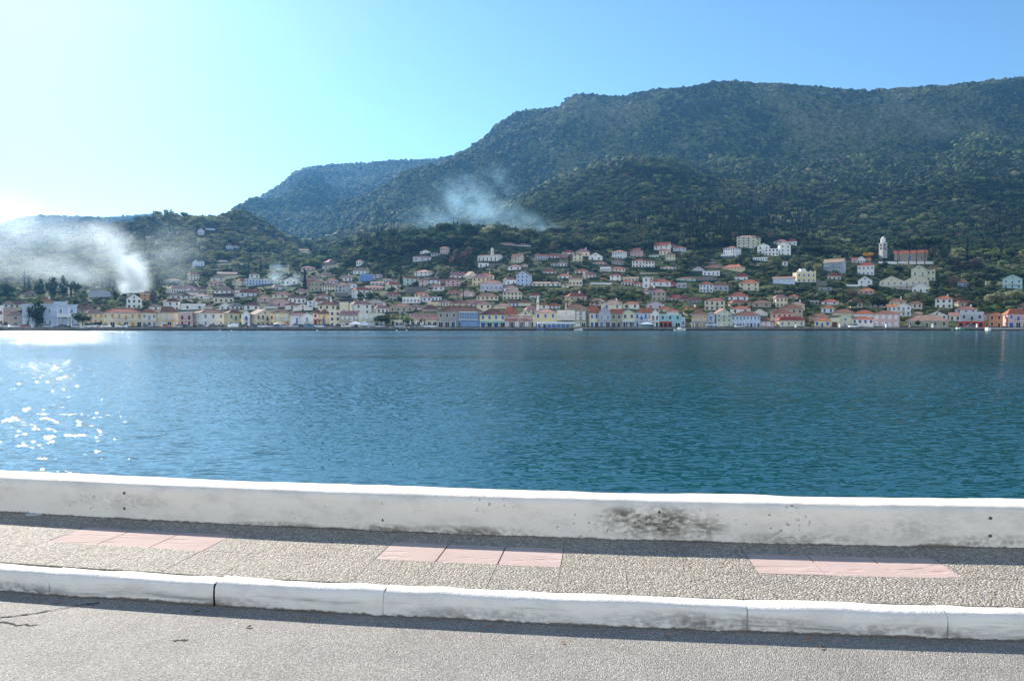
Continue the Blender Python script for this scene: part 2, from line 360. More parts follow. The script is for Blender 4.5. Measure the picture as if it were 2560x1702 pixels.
def pebble_material(name, scale, cols, mortar, bump, rough=0.75, spec=0.2, big=0.35):
    m = mat(name, (0.4, 0.38, 0.34), rough, spec); nt = m.node_tree; b = nt.nodes['Principled BSDF']
    g = nd(nt, 'ShaderNodeNewGeometry'); P = g.outputs['Position']
    v = vor(nt, P, scale); ve = vor(nt, P, scale, 'DISTANCE_TO_EDGE')
    sc = nd(nt, 'ShaderNodeSeparateColor'); nt.links.new(v.outputs['Color'], sc.inputs[0])
    c = ramp(nt, sc.outputs[0], cols)
    edge = ramp(nt, ve.outputs['Distance'], [(0.0, 0.0), (0.12, 1.0)])
    c = mixc(nt, edge, mortar, c)
    big_n = noi(nt, P, 2.2, 6, .65); bigc = ramp(nt, big_n, [(0.3, 1 - big), (0.7, 1.0)])
    mu = nd(nt, 'ShaderNodeMix'); mu.data_type = 'RGBA'; mu.blend_type = 'MULTIPLY'; mu.inputs[0].default_value = 1.0
    nt.links.new(c, mu.inputs[6]); nt.links.new(bigc, mu.inputs[7]); nt.links.new(mu.outputs[2], b.inputs['Base Color'])
    h = mth(nt, 'ADD', ramp(nt, v.outputs['Distance'], [(0.0, 1.0), (0.75, 0.0)]), mth(nt, 'MULTIPLY', sc.outputs[1], 0.5))
    bp = nd(nt, 'ShaderNodeBump'); bp.inputs['Strength'].default_value = 1.0; bp.inputs['Distance'].default_value = bump
    nt.links.new(h, bp.inputs['Height']); nt.links.new(bp.outputs[0], b.inputs['Normal'])
    return m
M_peb = pebble_material('pebble_slab', 80, [(0.0, (0.22, 0.19, 0.155)), (0.3, (0.36, 0.32, 0.26)), (0.7, (0.50, 0.44, 0.35)), (1.0, (0.68, 0.63, 0.54))], (0.20, 0.18, 0.155), 0.007, big=0.15)  # stone colours warmed to offset the blue skylight
M_road = pebble_material('chipseal', 150, [(0.0, (0.22, 0.20, 0.17)), (0.45, (0.39, 0.36, 0.315)), (0.85, (0.49, 0.455, 0.40)), (1.0, (0.70, 0.66, 0.59))], (0.22, 0.20, 0.175), 0.004, rough=0.75, spec=0.25, big=0.25)
M_mortar = mat('mortar', (0.10, 0.09, 0.075), 0.95)
def white_paint(name, base, dirt_lo, top_v, blotches, chips=True, streak=0.0, vmax=0.3, crev_top=0.034):
    """painted concrete; v of the uv runs up the front face, dirt gathers along the foot, blotches = (s, v, rs, rv, strength)"""
    m = mat(name, base, 0.75, 0.25); nt = m.node_tree; b = nt.nodes['Principled BSDF']; uv = uvcoord(nt)
    sp = nd(nt, 'ShaderNodeSeparateXYZ'); nt.links.new(uv, sp.inputs[0]); U, V = sp.outputs[0], sp.outputs[1]
    n1 = noi(nt, mapped(nt, uv, (3.0, 6.0, 1)), 1.0, 6, 0.65); n2 = noi(nt, mapped(nt, uv, (22, 40, 1)), 1.0, 4, 0.6); n0 = noi(nt, mapped(nt, uv, (0.9, 1.0, 1), (3, 0, 0)), 1.0, 3)
    foot = mth(nt, 'SUBTRACT', mth(nt, 'ADD', dirt_lo, mth(nt, 'MULTIPLY', mth(nt, 'SUBTRACT', n0, 0.5), dirt_lo * 4.5)), V)
    foot = mth(nt, 'ADD', mth(nt, 'MULTIPLY', foot, 1.0 / max(dirt_lo, 0.01)), mth(nt, 'MULTIPLY', mth(nt, 'SUBTRACT', n1, 0.5), 3.6))
    footm = mth(nt, 'MULTIPLY', ramp(nt, foot, [(0.05, 0.0), (0.55, 1.0)]), ramp(nt, V, [(0.0, 1.0), (min(0.9, vmax * 0.72), 1.0), (min(0.95, vmax * 0.8), 0.0)]))
    tot = mth(nt, 'MULTIPLY', footm, 0.85)
    crev = mth(nt, 'SUBTRACT', mth(nt, 'ADD', crev_top, mth(nt, 'MULTIPLY', mth(nt, 'SUBTRACT', n2, 0.5), 0.035)), V)
    tot = mth(nt, 'MAXIMUM', tot, mth(nt, 'MULTIPLY', ramp(nt, mth(nt, 'MULTIPLY', crev, 60.0), [(0.0, 0.0), (0.5, 1.0)]), 0.92))
    for (s, v, rs, rv, k) in blotches:
        du = mth(nt, 'DIVIDE', mth(nt, 'SUBTRACT', U, s), rs); dv = mth(nt, 'DIVIDE', mth(nt, 'SUBTRACT', V, v), rv)
        q = mth(nt, 'SUBTRACT', 1.0, mth(nt, 'ADD', mth(nt, 'MULTIPLY', du, du), mth(nt, 'MULTIPLY', dv, dv)), clamp=True)
        q = mth(nt, 'MULTIPLY', mth(nt, 'MULTIPLY', q, ramp(nt, mth(nt, 'ADD', mth(nt, 'MULTIPLY', n1, .6), mth(nt, 'MULTIPLY', n2, .4)), [(0.42, 0.0), (0.56, 1.0)])), k)
        tot = mth(nt, 'MAXIMUM', tot, q)
    faint = mth(nt, 'MULTIPLY', ramp(nt, n1, [(0.48, 0.0), (0.70, 1.0)]), 0.22)
    tot = mth(nt, 'MAXIMUM', tot, faint)
    if streak:
        ns = noi(nt, mapped(nt, uv, (1.3, 26, 1)), 1.0, 6, 0.7)
        st = mth(nt, 'MULTIPLY', ramp(nt, ns, [(0.50, 0.0), (0.64, 1.0)]), ramp(nt, V, [(0.0, 1.0), (vmax * 0.6, 0.7), (vmax * 0.75, 0.0)]))
        tot = mth(nt, 'MAXIMUM', tot, mth(nt, 'MULTIPLY', st, streak))
    if chips:
        n7 = noi(nt, mapped(nt, uv, (26, 34, 1)), 1.0, 3, 0.5); n8 = noi(nt, mapped(nt, uv, (1.1, 2.5, 1), (5, 2, 0)), 1.0, 3)
        ch = mth(nt, 'GREATER_THAN', mth(nt, 'ADD', n7, mth(nt, 'MULTIPLY', mth(nt, 'SUBTRACT', n8, .5), .7)), 0.735)
        tot = mth(nt, 'MAXIMUM', tot, mth(nt, 'MULTIPLY', ch, 0.6))
    dirt = mixc(nt, ramp(nt, n2, [(0.3, 0.0), (0.7, 1.0)]), (0.035, 0.027, 0.017), (0.16, 0.125, 0.09))
    c = mixc(nt, tot, base, dirt); nt.links.new(c, b.inputs['Base Color'])
    n5 = noi(nt, uv, 9, 6, 0.6); n6 = noi(nt, uv, 70, 3, 0.6)
    bp = nd(nt, 'ShaderNodeBump'); bp.inputs['Strength'].default_value = 0.9; bp.inputs['Distance'].default_value = 0.012
    nt.links.new(mth(nt, 'ADD', n5, mth(nt, 'MULTIPLY', n6, 0.25)), bp.inputs['Height']); nt.links.new(bp.outputs[0], b.inputs['Normal'])
    return m
def s_of(px, Y):      # arc length of the point in column px at distance Y
    return float(np.interp((px - CX) / F * Y, _xs, _ss))
wall_bl = [(s_of(2000, 5.3), .05, .6, .07, .6), (s_of(300, 6.0), .16, .5, .08, .35), (s_of(1180, 5.5), .04, .6, .06, .8), (s_of(2480, 5.2), .05, .5, .08, .7), (s_of(1640, 5.4), .15, .50, .16, 1.0), (s_of(1760, 5.35), .12, .22, .12, .8), (s_of(1560, 5.4), .20, .18, .07, .9), (s_of(950, 5.6), .03, .30, .06, .9), (s_of(2250, 5.3), .14, .45, .12, .35), (s_of(700, 5.9), .02, .5, .05, .9)]
M_wall = white_paint('parapet_paint', (0.90, 0.79, 0.66), 0.030, 0.28, wall_bl, vmax=0.30)  # base warmed and lightened for bounced pavement light on the shaded face
M_kerb = white_paint('kerb_paint', (0.88, 0.79, 0.69), 0.034, 0.12, [(s_of(1850, 4.1), .06, .7, .08, .8), (s_of(1300, 4.2), .05, .6, .06, .7), (s_of(2350, 4.0), .04, .6, .07, .8), (s_of(150, 4.8), .04, .5, .06, .8), (s_of(640, 4.5), .04, .4, .06, .7)], chips=False, streak=0.8, vmax=0.17, crev_top=0.042)  # creamy base counters the bluish shade on the kerb front
# parapet wall
prof = [(0.0, ZP - .02), (0.0, ZP + .10), (0.002, ZP + .215), (0.008, ZP + .245), (0.026, ZP + .268), (0.055, ZP + .279), (0.15, ZP + .285), (0.26, ZP + .281), (0.292, ZP + .268), (0.31, ZP + .245), (0.313, ZP + .2), (0.313, -1.0)]
tag(link('parapet_wall', strip('parapet_wall', prof, -58, 58, 0.05, M_wall, jitter=0.006, seed=4)), 'low white painted parapet wall between the pavement and the sea', 'wall')
PW = bpy.data.objects['parapet_wall']
M_hole = mat('plug_hole', (0.13, 0.11, 0.085), 0.9)
for px, Y in ((302, 6.0), (955, 5.65), (1653, 5.38), (2481, 5.25)):
    s = s_of(px, Y)
    for dz in (.085, .205):
        h = MB(); x, y = pt(s, -0.0035)
        for k in range(1): h.tube((0, 0, 0), (0, 0.006, 0), .011, .010, 9)
        o = link('plug_hole', h.mesh('plug_hole', M_hole), PW); o.location = (x, y, ZP + dz)
# kerb of separate long stones
kp = [(-1.25, ZR - .03), (-1.25, ZR + .06), (-1.247, ZR + .105), (-1.235, ZR + .124), (-1.205, ZR + .132), (-1.14, ZR + .133), (-1.125, ZR + .126), (-1.122, ZR + .05)]
KJ = [s_of(250, 4.9) - 0.0, s_of(619, 4.55), s_of(1031, 4.35), s_of(1928, 4.15)]
joints = [KJ[0], KJ[1], KJ[2], KJ[3]]
while joints[0] > -40: joints.insert(0, joints[0] - 0.98)
while joints[-1] < 40: joints.append(joints[-1] + 1.0)
kb = []
for k in range(len(joints) - 1):
    g0 = .006 if abs(joints[k] - KJ[1]) < .01 else .0009; g1 = .006 if abs(joints[k + 1] - KJ[1]) < .01 else .0009; a, b = joints[k] + g0, joints[k + 1] - g1; dz = random.uniform(-.002, .002); dt = random.uniform(-.003, .003)
    n = max(4, int((b - a) / .07)); pr = [(t + dt, z + (dz if z > ZR else 0)) for t, z in kp]
    kb.append(strip('kerb', pr, a, b + 1e-9, (b - a) / n * .999999, M_kerb, jitter=0.010, seed=k * 1.7))
bm = bmesh.new()
for q in kb: bm.from_mesh(q); bpy.data.meshes.remove(q)
me = bpy.data.meshes.new('kerb'); bm.to_mesh(me); bm.free(); me.materials.append(M_kerb)
tag(link('kerb', me), kind='structure')
# pavement: bedding, pebbled slabs, pink slabs
tag(link('pavement_bed', strip('pavement_bed', [(-1.13, ZP - .014), (0.0, ZP - .014)], -40, 40, .4, M_mortar)), kind='structure')
ROWS = [(-1.118, -.6585), (-.6555, -.2615), (-.2585, -.001)]; PT = .396; S0 = s_of(942, 4.88) + .055
sb = MB(); pinks = []
for k in range(-90, 95):
    for ri, (t0, t1) in enumerate(ROWS):
        pink = ri == 1 and k % 6 < 3; gp = .0045 if pink else .0012; a = S0 + k * PT + gp; b = S0 + (k + 1) * PT - gp
        dz = random.uniform(-.0012, .0012); c = []
        for (s, t) in ((a, t0), (b, t0), (b, t1), (a, t1)): x, y = pt(s, t); c.append((x, y))
        v = [(x, y, ZP + dz) for x, y in c] + [(x, y, ZP - .02) for x, y in c]
        f = [(0, 1, 2, 3), (0, 4, 5, 1), (1, 5, 6, 2), (2, 6, 7, 3), (3, 7, 4, 0)]
        if pink: pinks.append((v, f, k))
        else: sb.add(v, f)
pav = link('pavement', sb.mesh('pavement', M_peb)); tag(pav, kind='structure')
def pink_material():
    m = mat('pink_slab', (0.50, 0.33, 0.29), 0.9, 0.08); nt = m.node_tree; b = nt.nodes['Principled BSDF']
    g = nd(nt, 'ShaderNodeNewGeometry'); P = g.outputs['Position']
    n = noi(nt, P, 5, 6); n2 = noi(nt, mapped(nt, P, (2.5, 9, 1)), 1.0, 2, 0.6)
    c = mixc(nt, ramp(nt, n, [(0.3, 0.0), (0.7, 1.0)]), (0.46, 0.345, 0.305), (0.53, 0.41, 0.365))
    c = mixc(nt, mth(nt, 'MULTIPLY', ramp(nt, noi(nt, P, 60, 2), [(0.62, 0.0), (0.72, 1.0)]), 0.3), c, (0.25, 0.18, 0.16))
    nt.links.new(c, b.inputs['Base Color'])
    bp = nd(nt, 'ShaderNodeBump'); bp.inputs['Strength'].default_value = 0.8; bp.inputs['Distance'].default_value = 0.012
    nt.links.new(ramp(nt, n2, [(0.34, 0.5), (0.40, 1.0), (0.62, 1.0), (0.68, 0.6)]), bp.inputs['Height']); nt.links.new(bp.outputs[0], b.inputs['Normal'])
    return m
M_pink = pink_material()
for v, f, k in pinks:
    if -13 < k < 22: link('pink_slab', mk('pink_slab', v, f, M_pink), pav)
# road and near ground
tag(link('road', strip('road', [(-30, ZR - .12), (-8, ZR + .02), (-3, ZR + .008), (-1.5, ZR), (-1.235, ZR - .006)], -58, 58, .5, M_road)), kind='structure')
M_ground = mat('near_ground', (0.22, 0.20, 0.15), 0.95, noise=0.5, nscale=0.3)
tag(link('ground', mk('ground', [(-3000,-3000,.99),(3000,-3000,.99),(3000,-8,.99),(-3000,-8,.99)], [(0,1,2,3)], M_ground)), kind='structure')
# road cracks and fallen leaves along the gutter
M_crack = mat('tar_crack', (0.025, 0.024, 0.022), 0.9)
def crack(px, Y, ln, ang, n):
    mb = MB(); x = (px - CX) / F * Y; y = Y; w = .006
    ps = []
    for k in range(n): ps.append((x, y)); x += math.cos(ang + random.uniform(-.7, .7)) * ln / n; y += math.sin(ang + random.uniform(-.7, .7)) * ln / n
    for k in range(n - 1):
        (x0, y0), (x1, y1) = ps[k], ps[k + 1]; wa = w * random.uniform(.5, 2.2) * (1 if k else .3); wb = w * random.uniform(.5, 2.0)
        mb.add([(x0, y0 - wa, ZR + .0035), (x1, y1 - wb, ZR + .0035), (x1, y1 + wb, ZR + .0035), (x0, y0 + wa, ZR + .0035)], [(0, 1, 2, 3)])
    return tag(link('road_crack', mb.mesh('road_crack', M_crack)), kind='structure')
crack(-20, 4.35, .55, R(12), 16); crack(425, 4.02, .10, R(5), 7); crack(-60, 4.25, .4, R(3), 10)
M_leafo = mat('dry_leaf', (0.42, 0.17, 0.05), 0.7); M_leafb = mat('brown_leaf', (0.10, 0.055, 0.03), 0.8)
LV = [(85, 4.62, 0, 'pale orange leaf in the gutter nearest the left end of the kerb'), (137, 4.58, 0, 'orange leaf lying against the kerb foot left of the first kerb joint'), (755, 4.30, 0, 'orange leaf by the kerb foot just right of the wide kerb joint'), (1222, 4.20, 0, 'rust orange leaf in the gutter below the middle pink slabs'),
      (1672, 4.08, 0, 'bright orange leaf under the dirtiest stretch of kerb'), (2030, 4.02, 0, 'flat orange leaf in the gutter below the right pink slabs'), (1408, 3.99, 0, 'small tan leaf alone on the sunlit road'), (486, 4.42, 1, 'dark curled leaf in the kerb shadow on the left'), (2060, 3.93, 1, 'dark leaf in the kerb shadow on the right'), (618, 4.20, 1, 'pair of dark twisted leaf scraps below the wide kerb joint')]
for px, Y, c, lab in LV:
    mb = MB(); L = .022 if px not in (1408,) else .013; a = random.uniform(-.5, .5)
    P_ = [(-L, 0, .001), (-.3*L, -.45*L, .006), (.5*L, -.35*L, .009), (L, .1*L, .003), (.4*L, .45*L, .008), (-.4*L, .4*L, .005), (0, 0, .012)]
    mb.add(P_, [(0,1,6), (1,2,6), (2,3,6), (3,4,6), (4,5,6), (5,0,6)])
    o = link('fallen_leaf', mb.mesh('fallen_leaf', M_leafb if c else M_leafo), None, ((px - CX) / F * Y, Y, ZR + .001), a)
    tag(o, lab, 'leaf', 'fallen leaves along the kerb', kind='thing')
mb = MB()
ring = [(math.cos(t) * .045, math.sin(t) * .10) for t in np.linspace(0, 2 * math.pi, 15)[:-1]]
mb.add([(x * 1.6, y * .5, 0) for x, y in ring] + [(x * 1.5, y * .45, .003) for x, y in ring], [(k, (k + 1) % 14, 14 + (k + 1) % 14, 14 + k) for k in range(14)] + [tuple(range(14, 28))])
x = (75 - CX) / F * 6.15
tag(link('paint_spill', mb.mesh('paint_spill', mat('spilt_paint', (0.5, 0.52, 0.55), 0.6)), None, (x, 6.17, ZP + .0025), -.2), 'small pale blotch of spilt paint on the shaded pavement', 'paint spill')
# ------------------------------------------------------------------ town: palettes
WALLC = dict(w=(.88,.84,.77), c=(.80,.70,.50), y=(.78,.65,.38), p=(.68,.47,.43), b=(.60,.68,.78), B=(.16,.30,.60), g=(.44,.42,.38), m=(.52,.68,.60), o=(.70,.32,.14), l=(.62,.56,.62), r=(.42,.20,.16), k=(.34,.60,.60), t=(.50,.41,.31), v=(.40,.38,.25), e=(.66,.65,.46), s=(.47,.48,.52))  # palette raised and yellowed so facades in shadow read bright
WALLN = dict(w='white', c='cream', y='yellow', p='pink', b='pale blue', B='bright blue', g='grey stone', m='mint green', o='orange', l='lilac', r='dark red', k='turquoise', t='tan', v='olive grey', e='pale yellow green', s='grey blue')
ROOFC = dict(o=(.48,.17,.09), n=(.26,.13,.09), t=(.46,.31,.23), r=(.40,.10,.07), d=(.075,.055,.065), x=(.33,.31,.29), p=(.50,.27,.22))
ROOFN = dict(o='orange', n='brown', t='pale tan', r='red', d='dark', x='grey', p='pinkish')
SHC = dict(d=(.02,.025,.035), b=(.05,.14,.42), n=(.16,.08,.04), r=(.22,.04,.04), g=(.03,.20,.12), w=(.70,.73,.76), y=(.60,.33,.08), s=(.20,.27,.36), k=(.06,.35,.40))
_mc = {}
def M_wallc(c):
    if ('w', c) not in _mc: _mc['w', c] = mat('plaster_' + WALLN[c].replace(' ', '_'), WALLC[c], 0.9, 0.1, noise=0.16 if c != 'g' else .45, nscale=0.7 if c != 'g' else 1.6, detail=6)
    return _mc['w', c]
def M_roofc(c):
    if ('r', c) not in _mc:
        m = mat('roof_tiles_' + ROOFN[c].replace(' ', '_'), ROOFC[c], 0.85, 0.1, col2=tuple(q * .62 for q in ROOFC[c]), nscale=1.1, bump=.5, bscale=3.0, dist=.12, rnd=.16)
        _mc['r', c] = m
    return _mc['r', c]
def M_sh(c):
    if ('s', c) not in _mc: _mc['s', c] = mat(('glass' if c == 'd' else 'shutter_paint'), SHC[c], .5 if c == 'd' else .7, .12 if c == 'd' else .15)
    return _mc['s', c]
M_trim = mat('white_trim', (.86, .83, .77), .8); M_fnd = mat('foundation', (.24, .22, .19), .95, noise=.4, nscale=1.0); M_rail = mat('iron_rail', (.12, .12, .13), .6); M_dirtyw = mat('weathered_render', (.45, .43, .39), .95, noise=.35, nscale=.5)
def window_mesh(c, kind='window'):
    k = (kind, c)
    if k in _mc: return _mc[k]
    b = MB(); t = .07
    b.box(-.5, -.5 + t, -.07, .05, 0, 1, 0); b.box(.5 - t, .5, -.07, .05, 0, 1, 0); b.box(-.5 + t, .5 - t, -.07, .05, 1 - t * .8, 1, 0)
    if kind == 'window': b.box(-.58, .58, -.14, -.02, -.06, 0, 0)
    b.box(-.5 + t, .5 - t, -.02, .06, 0, 1 - t * .8, 1)
    b.box(-.02, .02, -.04, -.02, 0, 1 - t * .8, 0 if c == 'd' else 2)
    _mc[k] = b.mesh(kind, [M_trim, M_sh(c), M_trim if c == 'd' else M_sh('d')]); return _mc[k]
RECTS = []      # what each house covers: x0, x1, top row, base row, distance
HOUSES = []     # (root, attributes) for the labels
def add_window(root, x, z, w, h, c, kind='window', side=None, d=0, a=0):
    o = link(kind, window_mesh(c, kind), root, scale=(w, 1, h))
    if side == 'L': o.location = (-a / 2, d, z); o.rotation_euler = (0, 0, -math.pi / 2)
    elif side == 'R': o.location = (a / 2, d, z); o.rotation_euler = (0, 0, math.pi / 2)
    else: o.location = (x, d, z)
    return o
def balcony(root, x, z, w, dep, rail='iron'):
    b = MB(); b.box(x - w / 2, x + w / 2, -dep, -.003, z - .16, z, 0)
    n = max(4, int(w / .45)); rm = 1 if rail == 'iron' else 0; th = .03 if rail == 'iron' else .07
    for k in range(n + 1):
        xx = x - w / 2 + .05 + (w - .1) * k / n; b.box(xx - th / 2, xx + th / 2, -dep + .02, -dep + .02 + th, z, z + .9, rm)
    b.box(x - w / 2, x + w / 2, -dep, -dep + .08, z + .9, z + .98, rm)
    for sx in (-1, 1): b.box(x + sx * (w / 2 - .06) - .03, x + sx * (w / 2 - .06) + .03, -dep + .08, -.01, z + .9, z + .97, rm)
    return link('balcony', b.mesh('balcony', [M_trim, M_rail]), root)
def awning(root, x, z, w, dep, m, post=False):
    b = MB(); b.add([(x - w/2, -.003, z + .55), (x + w/2, -.003, z + .55), (x + w/2, -dep, z), (x - w/2, -dep, z), (x - w/2, -.003, z + .47), (x + w/2, -.003, z + .47), (x + w/2, -dep, z - .25), (x - w/2, -dep, z - .25)],
              [(0, 3, 2, 1), (4, 5, 6, 7), (3, 7, 6, 2), (0, 4, 7, 3), (1, 2, 6, 5)], 0)
    if post:
        for k in range(max(2, int(w / 4)) + 1):
            xx = x - w / 2 + .1 + (w - .2) * k / max(2, int(w / 4)); b.box(xx - .06, xx + .06, -dep + .02, -dep + .14, -.05, z - .2, 1)
    return link('awning', b.mesh('awning', [m, M_trim]), root)
def roof_mesh(kind, a, d, e, h, ov, th=.16):
    """roof over the rectangle x +-a/2, y 0..d, eaves at height e"""
    x0, x1, y0, y1 = -a/2 - ov, a/2 + ov, -ov, d + ov; z0 = e - ov * .25; b = MB()
    def slab(top, low):      # closed shell: eaves ring below, faces above
        b.add(top[0], top[1], 0); b.add(low[0], low[1], 1)
    ring = [(x0, y0, z0), (x1, y0, z0), (x1, y1, z0), (x0, y1, z0)]; rlow = [(x, y, z - th) for x, y, z in ring]
    sides = [(0, 4, 5, 1), (1, 5, 6, 2), (2, 6, 7, 3), (3, 7, 4, 0), (4, 7, 6, 5)]
    if kind == 'h':
        if a >= d:
            r = min((x1 - x0) / 2 - .2, (y1 - y0) / 2); A, B = (x0 + r, (y0 + y1) / 2, e + h), (x1 - r, (y0 + y1) / 2, e + h)
            v = ring + rlow + [A, B]; b.add(v, [(0, 1, 9, 8), (1, 2, 9), (2, 3, 8, 9), (3, 0, 8)], 0); b.add(v, sides, 1)
        else:
            r = (x1 - x0) / 2; A, B = (0, y0 + r, e + h), (0, y1 - r, e + h)
            v = ring + rlow + [A, B]; b.add(v, [(0, 1, 8), (1, 2, 9, 8), (2, 3, 9), (3, 0, 8, 9)], 0); b.add(v, sides, 1)
        for P_, Q_ in (((x0, y0, z0 + .06), A), ((x1, y0, z0 + .06), B if a >= d else A), (A, B)):
            b.tube((P_[0], P_[1], P_[2] + .02), (Q_[0], Q_[1], Q_[2] + .04), .09, .09, 4, 2, False)
    elif kind == 'g':
        ym = (y0 + y1) / 2; v = ring + rlow + [(x0, ym, e + h), (x1, ym, e + h), (x0, ym, e + h - th), (x1, ym, e + h - th)]
        b.add(v, [(0, 1, 9, 8), (8, 9, 2, 3)], 0); b.add(v, [(4, 10, 11, 5), (10, 7, 6, 11), (0, 8, 10, 4), (8, 3, 7, 10), (1, 5, 11, 9), (9, 11, 6, 2), (0, 4, 5, 1), (2, 6, 7, 3)], 1)
        b.tube((x0, ym, e + h + .03), (x1, ym, e + h + .03), .09, .09, 4, 2, False)
    elif kind == 'p':
        v = ring + rlow + [(0, y0, e + h), (0, y1, e + h), (0, y0, e + h - th * 1.4), (0, y1, e + h - th * 1.4)]
        b.add(v, [(0, 8, 9, 3), (8, 1, 2, 9)], 0); b.add(v, [(0, 4, 10, 8), (8, 10, 5, 1), (4, 7, 11, 10), (10, 11, 6, 5), (3, 9, 11, 7), (9, 2, 6, 11), (0, 3, 7, 4), (1, 5, 6, 2)], 1)
    return b
def house(px0, px1, pb, pe, pr, roof, wc, rc, fl, cols, sh='d', f=0.0, flags='', D=None, dep=None):
    pm = (px0 + px1) / 2; u = px2u(pm); ray = math.atan(u); ca = math.cos(ray)
    quay = pb > 812
    if D is None: D = 358.0 if quay else where(pm, pb)
    k = D / F; W = (px1 - px0) * k * ca; th = 0.0
    if f: th = math.copysign(R(28), f); a = W * (1 - abs(f)) / math.cos(th); d = W * abs(f) / math.sin(abs(th)); d = min(max(d, 3.5), 14)
    else: a = W; d = min(max(W * .75, 5), 9.5)
    if dep: d = dep
    eave = max((pb - pe) * k, 2.0); hr = max((pe - pr) * k, 0.0)
    z0 = tz(pm, D) if not quay else 1.23
    zb = (HZ - pb) * k + CAMZ if not quay else 1.23
    rot = -ray + th
    # the near corner stays on the column the photograph shows
    pc = px0 + abs(f) * (px1 - px0) if f > 0 else (px1 - abs(f) * (px1 - px0) if f < 0 else pm)
    cxw = px2u(pc) * D; cyw = D
    off = a / 2 if f > 0 else (-a / 2 if f < 0 else 0)
    ox = cxw + off * math.cos(rot); oy = cyw + off * math.sin(rot)
    root = link('house', None, loc=(ox, oy, zb), rotz=rot)
    low = -.3 if quay else -6.5
    e = eave; b = MB()
    if roof in 'fP':
        b.box(-a/2, a/2, 0, d, low, e, 0)
        if roof == 'f' and 'z' not in flags:
            b.box(-a/2 - .12, a/2 + .12, -.12, d + .12, e, e + .22, 1)
            if 'u' in flags: b.box(-a/2, a/2, 0, .2, e + .22, e + .9, 0)
        if roof == 'P':
            for s_ in (-1, 1):
                c0 = s_ * a / 4; b.add([(c0 - a/4, 0, e), (c0 + a/4, 0, e), (c0, 0, e + hr), (c0 - a/4, d, e), (c0 + a/4, d, e), (c0, d, e + hr)], [(0, 1, 2), (3, 5, 4)], 0)
    elif roof == 'p':
        b.add([(-a/2, 0, low), (a/2, 0, low), (a/2, 0, e), (0, 0, e + hr), (-a/2, 0, e), (-a/2, d, low), (a/2, d, low), (a/2, d, e), (0, d, e + hr), (-a/2, d, e)],
              [(0, 1, 2, 3, 4), (5, 9, 8, 7, 6), (0, 4, 9, 5), (1, 6, 7, 2), (4, 3, 8, 9), (2, 7, 8, 3)], 0)
    elif roof == 'g':
        b.add([(-a/2, 0, low), (a/2, 0, low), (a/2, 0, e), (-a/2, 0, e), (-a/2, d, low), (a/2, d, low), (a/2, d, e), (-a/2, d, e), (-a/2, d/2, e + hr), (a/2, d/2, e + hr)],
              [(0, 1, 2, 3), (4, 7, 6, 5), (0, 3, 8, 7, 4), (1, 5, 6, 9, 2), (3, 2, 9, 8), (8, 9, 6, 7)], 0)
    else: b.box(-a/2, a/2, 0, d, low, e, 0)
    if not quay: b.box(-a/2 - .06, a/2 + .06, -.06, d + .06, low - .5, -.15, 2)
    link('wall', b.mesh('wall', [M_wallc(wc), M_trim, M_fnd]), root)
    ov = .45
    if roof in 'hgp' and hr > .05:
        rb = roof_mesh(roof, a, d, e + (.10 if roof != 'h' else .04), hr, ov)
        link('roof', rb.mesh('roof', [M_roofc(rc), M_dirtyw, M_roofc('t')]), root)
    if roof == 'P':
        for s_ in (-1, 1):
            rb = roof_mesh('p', a / 2 - .5, d, e + .10, hr, .3); o = link('roof', rb.mesh('roof', [M_roofc(rc), M_trim, M_trim]), root); o.location = (s_ * a / 4, 0, 0)
    fh = e / max(fl, 1); wh = min(1.75, fh * .58); ww = min(1.2, a / max(cols, 1) * .55)
    if k * F > 1500: ww = wh = 1.2
    for j in range(fl):
        for i in range(cols):
            x = -a/2 + a * (i + .5) / cols; z = j * fh + fh * .28
            if 'S' in flags and j == 0:
                if 'A' in flags or True: add_window(root, x, .05, min(a / cols * .72, 3.2), min(fh * .74, 2.6), 'd' if i % 2 else sh, 'door'); continue
            if j == 0 and i == cols // 2 and 'D' in flags: add_window(root, x, 0, 1.1, min(2.2, fh * .8), sh, 'door')
            elif 'B' in flags and j == fl - 1 and fl > 1 and i in ((cols // 2,) if cols > 2 else range(cols)): add_window(root, x, j * fh + .02, ww * 1.05, min(2.15, fh * .75), sh, 'door')
            elif 'T' in flags: add_window(root, x, fh * .18, ww * .8, fh * .6, sh)
            else: add_window(root, x, z, ww, wh, sh)
    if 'B' in flags and fl > 1: balcony(root, 0, (fl - 1) * fh, a * (.9 if 'L' in flags else (.45 if cols > 2 else .7)), 1.0, 'white' if 'W' in flags else 'iron')
    if 'b' in flags and fl > 2: balcony(root, 0, (fl - 2) * fh, a * .9, 1.0, 'iron')
    if abs(f) >= .18:
        for j in range(fl):
            for q in ((.5,) if d < 6 else (.3, .7)):
                add_window(root, 0, j * fh + fh * .28, .85, wh * .9, sh, side='L' if f > 0 else 'R', d=d * q, a=a)
    if roof in 'pP' and 'a' in flags:
        for x in ((0,) if roof == 'p' else (-a/4, a/4)): add_window(root, x, e + hr * .12, min(.9, a * .12), min(1.1, hr * .5), sh)
    if 'C' in flags:
        c = MB(); cx_ = a * .22; c.box(cx_ - .35, cx_ + .35, d * .45, d * .45 + .7, e - .2, e + hr + .9, 0); c.box(cx_ - .42, cx_ + .42, d * .45 - .07, d * .45 + .77, e + hr + .9, e + hr + 1.05, 0)
        link('chimney', c.mesh('chimney', [M_trim]), root)
    if 'A' in flags: awning(root, 0, min(2.5, fh * .8), a * .96, 2.2, M_wallc({'b': 'k', 'n': 't', 'y': 'y', 's': 's', 'r': 'r'}.get(sh, 'w')), 'O' in flags)
    top = pr
    RECTS.append((px0, px1, top, pb, D))
    return root
